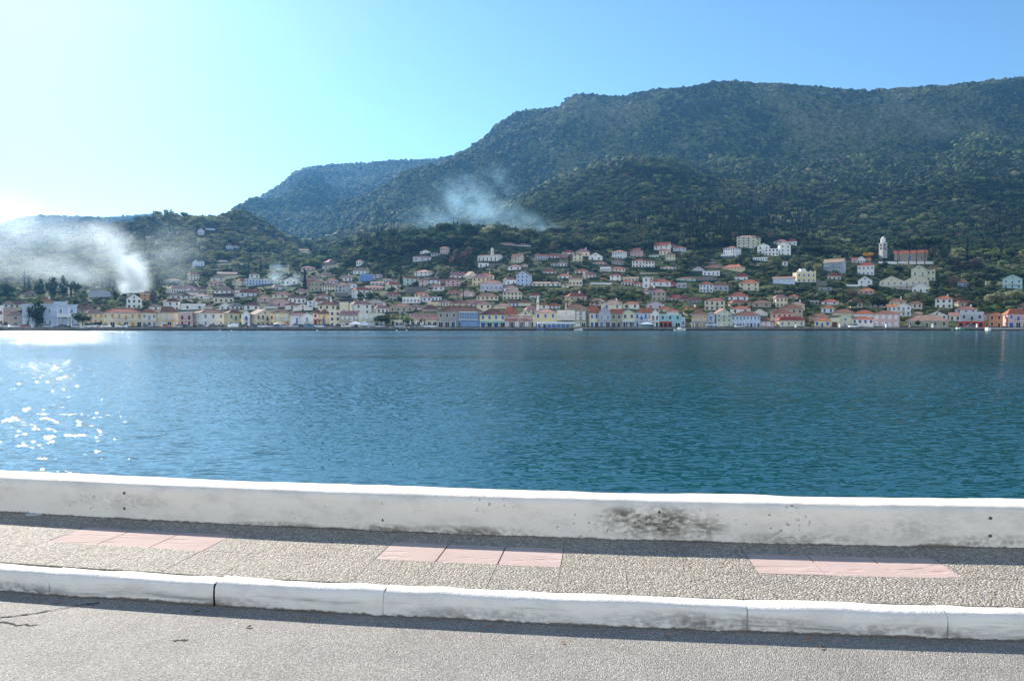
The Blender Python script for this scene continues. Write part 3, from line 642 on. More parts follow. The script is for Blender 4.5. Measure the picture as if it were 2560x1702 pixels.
# ------------------------------------------------------------------ town: every house
REG = dict(R1=(0, 640, 6.938), R2=(320, 640, 6.938), R3=(640, 600, 6.532), R4=(960, 590, 6.271), R5=(1280, 590, 6.271), R6=(1600, 570, 5.809), R7=(1920, 570, 5.809), R8=(2220, 570, 5.809), RA=(0, 380, 2.621))
# x0 x1 base eave ridge  roof wall rooftile floors windows shutters side flags | label | short name others are placed by
HTAB = """
R1
-90 62 1238 890 890 f w x 2 2 r 0 u|narrow white flat-roofed block cut off by the left edge of the quay row|white block at the left edge
55 282 1150 1000 905 g t t 1 0 d 0 -|low shed with pale tan tiled roof beside the leftmost white block|pale-roofed shed
135 412 1200 995 925 h t t 2 1 d 0 -|blank beige two-storey building with tan roof left of the blue mansion|blank beige building
235 512 905 840 785 h c n 1 2 d 0 -
60 262 900 865 812 h w t 1 2 d 0 -
395 1350 1240 850 850 f b x 2 5 s 0 M|pale blue neoclassical mansion with stepped parapet and columned porch|pale blue mansion
690 930 850 800 745 h t o 1 0 d 0 C
1560 1930 720 622 570 p s n 1 0 d 0 -|big plain grey-blue barn with low gable, below the small cypresses|grey-blue barn
430 625 712 648 605 h t p 1 2 d 0 -
1360 1620 990 945 890 h t n 1 2 d 0 -
1490 1800 1190 995 930 h c t 2 3 y .12 -|cream two-storey house with brown shutters behind the tall lamp pole|cream house behind the pole
1780 2480 1240 985 905 h c o 2 6 y 0 SB|long cream quay building with six orange shutters over a blue awning|long cream orange-shuttered building
R2
245 500 1245 990 920 h c o 2 3 s 0 SBLW|cream quay house with grey glazed balcony right of the long orange-shuttered one|cream glazed-balcony house
485 880 1250 985 885 h y n 2 3 w .2 SBLW|yellow quay house with white shutters and wide white balcony|yellow white-shuttered house
882 1125 1225 965 965 f p x 2 2 r 0 BL|pink flat-roofed quay house with tall dark red shutters|pink red-shuttered house
1125 1690 1236 980 915 h w n 2 3 s .27 D|white blocky quay house with three small balcony windows and sunlit cream side|white three-window house
1660 1990 1240 990 925 h y n 2 3 g .3 BSL|yellow quay house with dark green shutters right of the white blocky one|yellow green-shuttered house
1990 2120 1240 1005 935 p w t 2 1 b 0 BL|narrow white gabled quay house with stacked terraces|narrow terraced house
-80 235 620 570 520 h w n 1 3 d 0 C
-20 245 925 745 660 p w n 2 3 d 0 a|white gabled two-storey house with reddish side roof behind the cream quay rows|white gabled house by the orange wall
220 375 780 665 640 g o n 2 1 d 0 -|orange-walled house beside a slim brown conifer|orange-walled house
372 605 945 897 850 h w t 1 1 d 0 -
690 1012 655 562 510 h w t 1 6 d .2 -|white hillside house with a row of six narrow dark windows|white six-window house
905 1185 610 555 500 h w p 1 2 d 0 -
1190 1388 620 578 540 h t n 1 2 d 0 -
1388 1505 655 595 572 f y x 1 2 n 0 -
1510 1850 655 602 530 h w t 1 4 d 0 -
1860 2062 640 600 555 h w t 1 1 d 0 -
1890 2232 722 632 570 h w n 1 3 b .15 -
2100 2300 692 642 572 h c o 1 3 n 0 -
1490 1836 825 718 655 g c d 1 4 d 0 -|cream house with flat-looking dark purple roof and paired windows|dark-purple-roofed house
1020 1230 682 652 605 h w t 1 0 d 0 -
740 925 742 702 655 h w t 1 2 d 0 -
925 1105 745 705 658 h w n 1 2 d 0 -
1130 1430 762 695 658 h w t 1 1 d 0 -
930 1352 935 855 855 f w x 1 2 d 0 u|white flat-roofed house with two wide arches behind the pink quay house|white arched house
1590 1790 932 872 805 p w t 1 2 r 0 -
1790 2002 932 872 812 h w x 1 3 d 0 -
2022 2290 945 855 805 h w n 1 2 d 0 -
2272 2420 805 735 700 h w n 1 2 d 0 -
1350 1472 935 912 880 h c t 1 0 d 0 -
1130 1245 190 112 65 p b t 1 1 d 0 -
1248 1335 190 100 80 h b p 1 1 d 0 -
1556 1762 142 95 68 h b t 1 4 d 0 -
1560 1900 348 330 295 g t t 1 0 d 0 -|long low pale tin-roofed shed alone among the olive slopes|long tin-roofed shed
2112 2290 392 322 290 h w t 1 2 d 0 -
1878 2052 520 428 388 h c o 2 1 d .35 -
2052 2475 520 410 410 f b x 2 8 b 0 bBL|long pale blue apartment block with continuous balconies|long pale blue apartments
R3
-120 300 1402 1190 1105 p c t 2 4 n .3 SBLa|beige gabled quay house with half-round attic window and wide balcony|beige gabled quay house
300 562 1400 1155 1112 h y n 2 2 w 0 SBL|yellow-grey quay house with two broad white shutters under a brown roof|broad-shuttered yellow house
560 742 1390 1190 1145 g w p 2 3 w 0 SW|white quay house with brown lean roof beside the one with a white pediment|white lean-roofed house
742 930 1388 1200 1143 p w t 2 1 s 0 SBW|small white pedimented quay house behind the blue sign post|small pedimented house
930 1092 1382 1195 1132 h c n 2 2 r 0 SA|cream quay house with two tall dark red doors under a dark awning|cream red-door house
1040 1202 1382 1205 1122 h y n 2 1 y 0 -|narrow yellow quay house between the cream red-door house and the plain cream block|narrow yellow house
1200 1382 1392 1130 1130 f c x 3 2 d 0 D|plain cream flat-roofed quay block with two small square windows|plain cream block
1366 1514 1250 1045 1045 f c x 1 1 s 0 u|cream rooftop tower rising behind the plain cream quay block|cream roof tower
1382 1672 1390 1190 1125 g t p 2 4 w 0 SBL|beige quay building with pinkish brown roof and long white glazed upper floor|beige white-glazed building
1672 2102 1390 1168 1168 f e x 2 5 w 0 SBL|pale yellow-green quay block with twin roof pediments behind the big dark tree|pale yellow-green block
712 872 192 168 150 g c t 1 4 n 0 -|long low pale-roofed building alone high in the wooded valley|valley long house
228 532 472 425 400 g e x 1 6 s .15 -|pale yellow-green long house with a row of dark windows above the garden smoke|yellow-green long house
250 385 592 558 530 h t o 1 1 d 0 -
470 682 745 655 600 p w p 1 2 d 0 -
1112 1330 415 362 305 h t p 2 3 n .4 -|brownish pink house stepped up the slope highest above the cypress|brownish stepped house
1092 1205 475 438 405 h w t 1 1 d 0 -
742 975 515 452 425 h p n 1 3 d 0 -
1062 1242 625 582 530 g c t 1 1 d .2 -
942 1062 642 608 580 h t t 1 1 d 0 -
1640 1802 425 348 320 h w p 1 2 d -.5 -
1592 1845 575 505 450 h w t 1 4 s 0 W
1702 1905 690 565 565 f B x 1 2 b 0 -|bright blue flat-roofed house below the white pillared house|bright blue house
1922 2072 625 592 565 h l t 1 2 d 0 -
835 975 742 662 620 g r p 1 1 d 0 -|dark red house with pinkish roof immediately right of the tall cypress|dark red house
892 1090 855 692 660 h v n 2 3 d 0 -
1085 1292 842 742 705 h c n 2 5 d 0 -|cream two-storey house with five dark windows a floor right of the tall cypress|cream five-window house
1292 1545 932 732 690 h s n 3 3 d -.3 B|tall grey-blue house with three balcony doors on the terrace above the stone wall|tall grey-blue house
1482 1645 802 718 685 h w t 1 2 s 0 -
1622 1785 852 792 762 h v n 1 2 d 0 -
1792 2075 835 772 750 g p p 1 5 n 0 -|low bright pink house with five brown windows|low bright pink house
1882 2075 752 702 680 g l t 1 3 d 0 -
1772 2135 1085 1032 975 h t x 1 3 d 0 -|wide low building with pale grey roof behind the yellow-green quay block|wide grey-roofed building
925 1202 1112 995 945 h w n 2 2 s .15 -
836 945 1112 1002 1002 f b x 2 1 d 0 -
1102 1382 1125 1045 985 h v n 1 4 d .2 -
1372 1582 1062 1015 970 g c d 1 2 d 0 -
272 602 950 892 840 h c n 1 3 d 0 -
532 812 1045 952 905 g w d 1 4 d 0 -
52 242 1022 948 920 h p p 1 1 d 0 -
202 552 1102 1008 950 h p t 1 3 d 0 -|wide pink house with tan hipped roof a row behind the broad-shuttered quay house|wide pink back-row house
482 702 1142 1062 1020 h w n 1 1 d 0 -
602 932 1172 1122 1050 p w p 1 1 r 0 a
132 362 1135 1092 1050 h w t 1 0 d 0 -
R4
-5 112 745 695 668 g l t 1 3 d 0 -
112 210 745 700 672 h w t 1 1 d 0 -
570 736 292 262 228 p w t 1 3 d 0 -
458 742 402 332 308 h l p 1 3 d 0 -
742 882 322 282 262 h l p 1 3 d 0 -
880 1022 297 188 165 h p p 2 3 d -.15 -|tall pink two-storey house highest at the wood edge below the cypress crest|tall pink hilltop house
1465 1866 422 302 285 g w n 1 5 d -.22 T|long white church with narrow tall windows and a small roof belfry|long white church
1480 1642 500 432 432 f w x 1 2 d 0 -|low white annex under the long white church|church annex
1705 2090 187 148 105 h w p 1 6 s 0 -|long white house with pinkish roof at the wood edge above the church|long white wood-edge house
480 786 642 562 525 h w p 2 3 d -.3 -|white hipped house with a blank sunless left wall above the mint green one|white house above the mint one
310 552 792 665 625 h m n 2 3 d .12 -|mint green house with brown roof on a tall stone base|mint green house
552 662 802 692 665 h p n 2 1 d 0 -
342 522 885 805 805 f t x 1 2 d 0 z
672 882 778 692 645 h w n 2 3 b 0 BLW
882 972 772 705 668 h r n 1 1 d 0 -
972 1192 802 692 645 h p n 2 3 r 0 B|pink house with dark red shutters and a small central balcony|pink balcony house
1045 1262 682 622 565 g w p 1 3 d 0 -
1262 1465 702 622 555 p c t 2 2 s .3 W
1385 1662 795 658 600 h y p 2 4 n 0 -|yellow hipped house with wide brown shutters above a white basement|yellow hipped house
1515 1862 872 738 690 h l p 1 5 s 0 W
1870 2072 778 682 645 h w p 1 2 b .2 -|white house with blue shutters tucked left of the big blue gable|white blue-shuttered neighbour
30 256 1015 918 870 h t o 2 4 d 0 -
292 572 1055 982 982 f w x 1 5 s 0 u
482 692 962 928 895 h c o 1 3 n 0 -
602 742 1035 962 928 h w p 1 2 b 0 -
745 902 1022 962 952 f w x 1 3 b 0 -|white flat-roofed cabin with blue windows left of the palm cluster|white flat cabin
1002 1182 935 892 855 h p o 1 3 n 0 -
1192 1415 962 892 845 p p p 1 2 w 0 -|pink gabled house with a large white window right of the palm cluster|pink white-window house
1450 1792 1012 942 890 h c n 1 5 n 0 W
690 880 1112 1048 1038 g y t 1 0 d 0 -
880 1056 1112 1045 1005 h w p 1 4 n 0 -
1056 1232 1102 1052 1035 g c t 1 0 d 0 -
1245 1532 1122 1048 1000 h b p 1 4 b .1 -
90 452 1205 1102 1060 h t n 1 4 d 0 -
402 602 1185 1115 1065 h c t 1 1 d 0 -
602 852 1205 1172 1105 h t n 1 0 d 0 -
1712 2002 1155 1132 1085 h c t 1 0 d 0 -
110 292 1402 1292 1292 f c x 1 3 d 0 S|low cream flat-roofed quay kiosk row behind the street trees|low cream kiosk
410 840 1412 1292 1200 g c p 1 5 d 0 S|long low cream taverna with wide pinkish tan roof left of the stone building|long low taverna
840 1550 1442 1192 1100 h g n 2 7 d 0 GS|big grey stone quay building with blue and white glazed veranda|big stone quay building
1500 1912 1442 1242 1150 h y n 2 4 b 0 SAO|yellow quay house with blue shutters right of the big stone building|yellow blue-shuttered house
R5
-118 345 1442 1292 1292 f r x 1 6 w 0 Su|dark red single-storey quay cafe with white pillars|dark red cafe
-160 90 1290 1242 1120 h y o 1 1 d 0 -
72 352 1400 1212 1132 p c n 3 2 d 0 a|cream gabled house rising behind the dark red quay cafe|cream gable behind the cafe
352 700 1442 1205 1155 h y p 2 3 b 0 Sa|yellow quay house with square bright blue shutters|yellow square-shuttered house
702 988 1335 1162 1162 f w x 1 0 d 0 z|blank white box-shaped upper wall above the glazed quay canopy|blank white box
840 1165 1180 1162 1108 h v n 1 0 d 0 -
988 1166 1432 1162 1125 h v n 3 2 w 0 SBLb|narrow olive grey three-storey apartment house with full-width balconies|olive grey apartment house
1166 1356 1436 1212 1112 g c o 2 2 b .28 S|cream quay house with four tall bright blue shutters and bright orange roof|blue-shuttered orange-roofed house
1356 1552 1436 1212 1105 p s o 2 2 s 0 SBWa|grey-blue gabled quay house with white balcony and orange roof|grey-blue gabled house
1552 1722 1432 1218 1148 g v o 2 2 d 0 S|olive quay house with deep dark upper recess under an orange roof|olive recessed house
1722 1930 1432 1208 1150 p e n 2 2 d 0 SAO|pale green-yellow gabled quay house behind a grey pergola|pergola house
1930 2130 1432 1202 1152 h b o 2 3 b 0 SBL|pale blue quay house with three tall blue shutters|pale blue quay house
-8 182 442 322 275 g c n 3 3 d -.3 B|cream three-storey hillside house with white end wall right of the church|cream house beside the church
-60 142 542 482 450 h w p 1 2 d 0 -
142 250 500 465 440 h c t 1 2 d 0 -
62 292 192 148 120 h w p 1 5 s 0 -
362 562 402 322 285 g s n 1 5 d 0 -
566 722 372 318 275 h w o 1 3 d 0 -
786 976 302 266 225 h w r 1 2 d 0 -
722 872 352 312 280 g r n 1 2 d 0 -
952 1102 432 292 265 h c n 3 2 d 0 b
1002 1215 335 252 200 h c p 1 2 d 0 C
1202 1415 397 322 262 p w t 1 2 d 0 a|white low-gabled house with a wide pediment below the forest edge|white wide-pediment house
1562 1800 375 242 215 h w o 2 4 s -.3 -|white two-storey house with sunlit right end standing alone before dark woods|white two-storey woodside house
1852 2050 355 235 185 h p n 2 3 r -.2 -|dull pink tall house with mansard-like roof beside the white woodside one|dull pink tall house
612 700 502 442 415 h m t 1 2 d 0 -
712 862 502 432 395 h w t 1 3 d 0 -
492 692 622 562 515 h w o 1 3 d 0 -
986 1190 602 552 515 h c o 1 3 d 0 -
1112 1310 672 612 570 h w p 1 3 r .15 -|white house with two dark red doors below the orange hipped one|white red-door house
892 1102 795 675 645 g c n 1 4 n 0 -|cream house with a band of four wide windows above the olive grove|cream band-windowed house
66 312 792 612 542 p b p 3 3 b -.2 a|big pale blue gabled three-storey house on the middle slope|big blue gable
316 602 802 742 715 g c t 1 4 d 0 -|long cream cottage right of the big blue gable|long cream cottage
602 762 802 737 712 h w t 1 2 d 0 -
776 892 812 757 735 h c n 1 1 d 0 -
1266 1482 472 428 395 h w n 1 4 d 0 -
1382 1545 572 482 440 h w n 1 3 w 0 A
1550 1772 562 508 480 h c r 1 4 r 0 -
1562 1742 472 402 365 h g n 1 3 d 0 -
1532 1696 732 618 590 h w r 2 2 d 0 -
1696 1980 722 662 640 g c t 1 5 d 0 -
1712 1912 782 722 690 h w o 1 4 d 0 -
1912 2042 802 752 715 h w o 1 3 d 0 -
272 442 982 932 890 h p r 1 3 w 0 -|small deep pink house with white-arched windows above the little belfry|deep pink arched house
-142 152 1002 882 830 h c t 2 5 d 0 W|cream two-storey house with tan roof below the big blue gable|cream tan-roofed house
-60 110 1112 1052 1000 h w n 1 3 b 0 -
110 296 1115 1045 1000 h c n 1 0 d 0 -
430 570 1140 1102 1052 h w o 1 1 d 0 -
570 752 1155 1112 1065 h w o 1 3 s 0 -
R6
-2 162 1448 1242 1165 g w o 2 3 y 0 SBL|white quay house with bright orange roof and yellow lit windows|white orange-roofed quay house
162 276 1448 1242 1180 p w o 2 2 d 0 SBW|narrow white pedimented quay house beside the turquoise one|narrow pedimented house
276 600 1445 1262 1262 f k x 2 3 d 0 SQ|turquoise flat-topped quay house with red ground floor|turquoise house
600 655 1440 1300 1290 f b x 1 1 d 0 -
388 560 1262 1250 1222 h w o 1 0 d 0 -
745 968 1445 1255 1208 h t n 2 4 y 0 SBLW|tan brown quay house with yellow-framed windows and pale blue cornice|tan brown quay house
968 1085 1445 1255 1215 p s n 2 1 b 0 SBW|narrow grey pedimented quay house attached to the tan brown one|narrow grey quay house
1085 1332 1442 1245 1170 p e t 3 3 s .1 BLa|pale green-yellow gabled quay house with glazed balcony over a white canopy|tall pale gabled house
1332 1745 1436 1262 1200 h b n 2 8 s 0 S|wide pale blue quay building with eight grey-blue shutters|wide pale blue building
1672 1905 1444 1352 1300 h p n 1 3 w 0 -|low pink quay bungalow with brown roof|low pink bungalow
1622 1852 1290 1238 1175 p w o 1 1 w 0 -
1892 2010 1380 1205 1170 h p n 2 2 y 0 W
-118 72 592 482 455 h w r 2 4 d 0 BLW|white two-storey hillside house with red roof and four dark doors|white four-door house
72 205 592 488 460 h w n 2 3 d 0 W
196 432 352 252 205 g w r 2 3 n -.08 BW|white house with bright red roof and three balcony doors at the forest edge|white red-roofed forest house
276 436 402 338 305 h c o 1 3 d 0 -
430 522 302 276 240 h p r 1 1 d 0 -
476 662 342 296 265 h b n 1 3 s 0 -
132 266 452 402 402 f m x 1 2 d 0 -
370 506 506 392 365 h y n 2 3 s 0 W
1396 1668 302 132 108 h e p 4 4 d 0 bB|big pale yellow-green four-storey hotel with red-brown roof|four-storey hotel
1668 1742 302 150 122 h e r 3 1 g 0 -|narrow pale yellow wing stuck to the right of the hotel|hotel side wing
1200 1462 425 292 255 h w n 3 5 b -.35 -|white three-storey villa with stepped terraces left of the hotel|white terraced villa
1168 1330 440 400 400 f w x 1 4 b 0 u
1630 1842 492 432 420 f w x 1 6 s 0 -
750 932 662 612 560 p l r 1 2 d 0 a
905 1152 702 632 625 f w x 1 4 b 0 -|long white flat-roofed house with blue shutters below the brown tiled terrace row|white flat terrace house
932 1200 612 602 555 h t n 1 3 n 0 -
990 1092 546 512 495 h b x 1 2 d 0 -
1190 1522 682 562 525 h y o 2 5 y -.2 W|cream-yellow house with orange roof, upper arcade and yellow doors|yellow arcade house
296 522 622 576 562 h w t 1 4 d 0 -
36 136 882 716 700 h w x 2 1 b 0 -|slim white tower-like house with two stacked balconies|slim white tower house
136 190 842 722 710 f p x 2 1 d 0 -
156 442 852 782 740 h w r 1 3 b 0 -
386 532 872 818 780 h p r 1 2 d 0 -
526 802 792 737 710 h m n 1 3 s 0 -|mint green low house with two wings on the middle right slope|low mint house
532 668 882 806 806 f s x 1 2 d 0 -
860 1052 945 822 775 h w o 2 4 b 0 BLW|white and blue house with balconies and outside stair|white balcony-stair house
1056 1282 925 832 785 h s n 1 3 d 0 -
1376 1562 785 706 655 h w r 1 2 b 0 -
1430 1722 915 802 745 h c o 2 3 d 0 W|cream hipped house with veranda below the white twin-shuttered one|cream veranda house
1280 1562 1062 992 930 h w o 1 3 b 0 -|white hipped house with three blue shutters and terrace left of the olive grove|white three-blue-shutter house
405 622 1065 1012 965 h p r 1 4 d 0 -
560 742 1085 1042 985 h t n 1 1 d 0 -
702 882 1105 1052 1000 h g n 1 3 d 0 -
935 1228 1205 1056 1015 h c n 2 4 d 0 BL|cream two-storey house with four dark doors and long balcony above the quay|cream four-door house
90 352 1192 1112 1065 p l r 1 2 r 0 -
266 442 1235 1192 1150 h c o 1 2 d 0 -
R7
-120 92 1432 1352 1330 h p n 1 2 s 0 -
70 282 252 206 165 h w p 1 3 d 0 -
282 408 262 196 155 h w r 1 2 g 0 -|white house with emerald green shutters at the top right of the white villa group|green-shuttered villa
-165 15 385 268 222 p w t 2 2 d 0 -|white gabled villa at the left of the white hilltop group|left white villa
-60 148 410 305 300 f w x 2 4 d 0 -
146 322 412 248 212 p w t 3 2 g .1 -|white three-storey gabled villa in the middle of the hilltop group|middle white villa
200 276 556 492 480 h w n 1 1 d 0 -
350 690 802 652 652 f y x 2 4 b .18 uC|yellow mansion with white battlement-like parapet ornaments|yellow battlement mansion
64 386 822 732 705 g b p 1 4 w 0 -|long low pale blue house with white roof edge left of the yellow mansion|long low pale blue house
795 1120 668 492 440 g s t 3 3 k -.12 BL|grey house with tan roof and teal shutters over three floors|grey teal-shuttered house
860 1052 772 697 655 h c r 1 3 d 0 -
1204 1290 522 452 430 g p r 1 1 d 0 -
1286 1402 532 452 410 p w t 1 3 d 0 -
1402 1480 500 470 440 g c o 1 1 d 0 -
1290 1532 702 542 500 h w r 2 4 s 0 -|tall plain white house with red roof above the one with blue doors|tall plain white house
1300 1505 872 762 697 p w n 2 2 b 0 a|white gabled house with blue doors left of the double-gabled one|white blue-door gable
1310 1532 962 926 880 h p o 1 3 d 0 -
1608 2322 912 772 695 P c r 2 8 s 0 BLWa|wide cream double-gabled house with long white balcony|double-gabled house
770 1022 1122 1082 1045 h w o 1 2 b 0 -
772 956 1242 1162 1115 h w o 1 2 b 0 -
590 870 1362 1288 1235 h t n 1 1 w 0 -
720 925 930 862 862 f g x 1 2 d 0 z|roofless grey stone ruin with two blank openings|stone ruin
612 732 1110 1062 1058 f s x 1 2 d 0 -
298 432 1042 1015 988 h p o 1 1 d 0 -
50 352 1402 1242 1180 h p n 2 4 n 0 W|pinkish two-storey house with pillared porch behind the low pink bungalow|pinkish porch house
165 502 1352 1168 1105 h t n 2 4 d 0 -|tan two-storey house with brown hipped roof left of the palm|tan house by the palm
120 532 1445 1342 1290 h c r 1 4 s .1 -|low cream quay house with red roof left of the quay palm|low cream palm-side house
672 902 1442 1342 1300 h y o 1 3 b 0 D|low yellow quay cottage with blue door and orange roof|low yellow cottage
902 1032 1442 1312 1312 f c x 1 1 n 0 S|cream quay wing with one broad arch|cream arched wing
1028 1212 1442 1292 1248 p e x 2 1 s 0 D|pale olive quay house with rounded gable and tall central window|rounded-gable house
932 1242 1285 1252 1200 h c n 1 0 d 0 -
1240 1530 1305 1242 1190 h w o 1 0 d 0 -
1216 1532 1402 1322 1288 h w r 1 4 b 0 -|white quay bungalow with red roof and blue windows left of the pink block|white red-roofed bungalow
1290 1530 1445 1408 1408 f w x 1 0 d 0 z
1532 1906 1445 1248 1200 h p n 2 4 w 0 D|pink two-storey quay house with white shutters and brown hipped roof|pink white-shuttered house
R8
-15 118 1285 1142 1108 g w o 2 2 s 0 W
115 328 1292 1132 1085 p w o 2 3 s 0 BLW|white gabled house with balconies behind the pink quay house|white gable behind the pink house
250 872 1442 1345 1260 h v t 1 5 d 0 D|wide low olive grey quay house with broad shallow tan roof|wide olive grey house
556 862 1335 1265 1208 p w o 1 3 b 0 a
330 500 1300 1262 1232 h t t 1 0 d 0 -
885 1052 1362 1268 1225 g w p 1 2 n 0 -
1045 1385 1442 1242 1242 f s x 2 3 d 0 SBQu|grey-blue quay house with orange-red shop floor and white balcony|grey-blue shop house
1385 1442 1362 1252 1215 h p r 1 0 d 0 -
1455 1662 1442 1262 1235 h o r 2 2 r 0 D|salmon pink quay house with dark red doors by the jetty|salmon house by the jetty
1662 2040 1437 1242 1168 h p o 2 3 b .2 SB|pink quay house with bright sunlit end wall and blue shutters at the right edge|pink house at the right edge
1885 2060 1200 1182 1120 h p n 1 1 d 0 -
1652 1940 892 742 672 p m n 2 3 b 0 BLWa|pale mint gabled house with blue shutters alone on the right slope|mint gable on the right
325 548 782 602 540 p e d 2 2 d 0 BLWa|pale green-yellow gabled villa with dark roof below the stone pines|villa below the pines
548 676 782 602 575 h e d 2 2 d 0 W
340 602 955 862 790 p w d 1 3 d 0 -|white house with dark gable half sunk in trees right of the double gable|white dark-gabled house
1000 1142 872 792 742 h s n 1 2 b 0 -|small grey-blue hut beside a bare tree on the right slope|small grey-blue hut
75 552 502 372 322 g t o 1 3 b 0 Ta|tan church with orange roof and three tall windows behind the stone pines|tan church
"""
FAR = [(x / 2.621, 380 + y / 2.621, 9 + (x * 7 % 8), 5.5 + (x * 3 % 3)) for x, y in [(1545,468),(1580,462),(1610,470),(1640,455),(1665,478),(1690,460),(1712,470),(1735,490),(1700,502),(1760,480),(1790,485),(1815,470),(1840,495),(1765,515),(1870,488),(1900,470),(1925,480),(1950,460),(1985,462),(2045,435),(2085,432),(2120,420),(2150,445),(1850,440),(1830,410),(1700,425),(1880,505),(1930,500),(1975,478),(1790,400),(1660,440),(1740,450)]]
NEARKNOLL = [(1300, 1345, 548, 520, 500, 'p', 'l'), (1350, 1415, 530, 505, 495, 'f', 'b'), (1485, 1530, 645, 618, 605, 'h', 'b'), (1530, 1572, 640, 622, 610, 'h', 'b'), (780, 870, 555, 535, 518, 'h', 'p'), (962, 1040, 570, 562, 556, 'g', 't')]
region = None; LAND = []
for line in HTAB.strip().split('\n'):
    if line in REG: region = REG[line]; continue
    q = line.split('|'); p = q[0].split(); ox, oy, sc = region
    x0, x1 = (ox + float(v) / sc for v in p[:2]); yb, ye, yr = (oy + float(v) / sc for v in p[2:5])
    roof, wc, rc, fl, cols, sh, f = p[5], p[6], p[7], int(p[8]), int(p[9]), p[10], float(p[11]); fg = p[12] if len(p) > 12 else ''
    o = house(x0, x1, yb, ye, yr, roof, wc, rc, fl, cols, sh, f, fg)
    at_ = dict(x=(x0 + x1) / 2, y=(yr + yb) / 2, wc=wc, rc=rc, roof=roof, fl=fl, D=RECTS[-1][4], w=x1 - x0, cols=cols, sh=sh)
    cat = 'house'
    if len(q) > 1:
        for word, nm, c_ in (('church', 'church', 'church'), ('hotel', 'hotel', 'hotel'), ('barn', 'barn', 'barn'), ('shed', 'shed', 'shed'), ('apartment', 'apartment_house', 'apartment block'), ('cafe', 'cafe', 'cafe'), ('taverna', 'taverna', 'taverna'), ('mansion', 'mansion', 'mansion'), ('ruin', 'stone_ruin', 'ruin'), ('kiosk', 'kiosk', 'kiosk')):
            if q[1].split(' on ')[0].split(' left of')[0].split(' above')[0].find(word) >= 0 and 'annex' not in q[1] and 'beside the church' not in q[2] and 'right of the church' not in q[1] and 'behind the' not in q[1].split(word)[0]: o.name = nm; cat = c_; break
        LAND.append((at_['x'], at_['y'], q[2])); tag(o, q[1], cat, None)
    tag(o, cat=cat, group='quay row buildings' if RECTS[-1][3] > 812 else 'houses on the hillside'); HOUSES.append((o, at_, len(q) > 1))
for x, y, w, h in FAR:
    D = where(x, y + h / 2, 1300, 2900); k = D / F
    wc = random.choice('wwwwcclb'); rc = random.choice('tnox')
    o = house(x - w / 2 * 1.1, x + w / 2 * 1.1, y + h / 2, y - h * .15, y - h / 2, 'h', wc, rc, 1, 2, 'd', 0, '', D=D)
    tag(o, cat='house', group='far village houses'); HOUSES.append((o, dict(x=x, y=y, wc=wc, rc=rc, roof='h', fl=1, D=D, w=w, far=True, cols=2, sh='d'), False))
for x0, x1, yb, ye, yr, rf, wc in NEARKNOLL:
    ox, oy, sc = REG['RA']; x0, x1, yb, ye, yr = ox + x0 / sc, ox + x1 / sc, oy + yb / sc, oy + ye / sc, oy + yr / sc
    o = house(x0, x1, yb, ye, yr, rf, wc, 't', 1, 3, 'd', 0, '')
    tag(o, cat='house', group='houses on the hillside'); HOUSES.append((o, dict(x=(x0 + x1) / 2, y=(yb + yr) / 2, wc=wc, rc='t', roof=rf, fl=1, D=RECTS[-1][4], w=x1 - x0, knoll=True, cols=3, sh='d'), False))

# the packed roofs that show between the rows behind the quay
r7 = random.Random(21); n_ = 0; tries = 0
while n_ < 46 and tries < 9000:
    tries += 1; px = r7.uniform(420, 1960) if r7.random() < .8 else r7.uniform(1900, 2420); yb = r7.uniform(700, 790) if px < 1650 else r7.uniform(765, 792); D = where(px, yb); k_ = F / D
    w = r7.uniform(8, 13) * k_; e = r7.choice((3.0, 3.3, 5.6)) * k_; rr_ = r7.uniform(1.3, 2.1) * k_
    if any(px + w / 2 > a - 1 and px - w / 2 < b + 1 and yb > t - 1 and yb - e - rr_ * .6 < b2 - 2 and abs(yb - b2) < 16 for a, b, t, b2, d in RECTS): continue
    if any(abs((a + b) / 2 - px) < w * .55 and abs(d - D) < 14 for a, b, t, b2, d in RECTS): continue
    if 1370 < px < 1620 and 705 < yb < 765: continue
    wc = r7.choice('wwccpwtc'); rc = r7.choice('noptnpo'); fl = 2 if e / k_ > 5 else 1
    o = house(px - w / 2, px + w / 2, yb, yb - e, yb - e - rr_, 'h', wc, rc, fl, r7.choice((2, 3, 3)), r7.choice('ddbn'), r7.choice((0, 0, .2)), r7.choice(('-', 'C', '-')))
    tag(o, cat='house', group='houses on the hillside'); HOUSES.append((o, dict(x=px, y=yb - e / 2, wc=wc, rc=rc, roof='h', fl=fl, D=D, w=w, cols=3, sh='d'), False)); n_ += 1
print('packed', n_)
# ------------------------------------------------------------------ trees one can tell apart
def foliage(name, col, rnd=0.3, trans=0.38):
    m = mat(name, col, 0.8, 0.15, rnd=rnd); nt = m.node_tree; b = nt.nodes['Principled BSDF']
    out = nt.nodes['Material Output']; tr = nd(nt, 'ShaderNodeBsdfTranslucent'); mx = nd(nt, 'ShaderNodeMixShader'); mx.inputs[0].default_value = trans
    src = b.inputs['Base Color'].links[0].from_socket; nt.links.new(src, tr.inputs[0])
    nt.links.new(b.outputs[0], mx.inputs[1]); nt.links.new(tr.outputs[0], mx.inputs[2]); nt.links.new(mx.outputs[0], out.inputs[0]); return m
M_olive = foliage('olive_leaves', (0.24, 0.25, 0.135)); M_dark = foliage('dark_leaves', (0.055, 0.085, 0.036)); M_green = foliage('green_leaves', (0.145, 0.185, 0.055))  # leaf colours scaled to the hills' backlit and shaded brightness
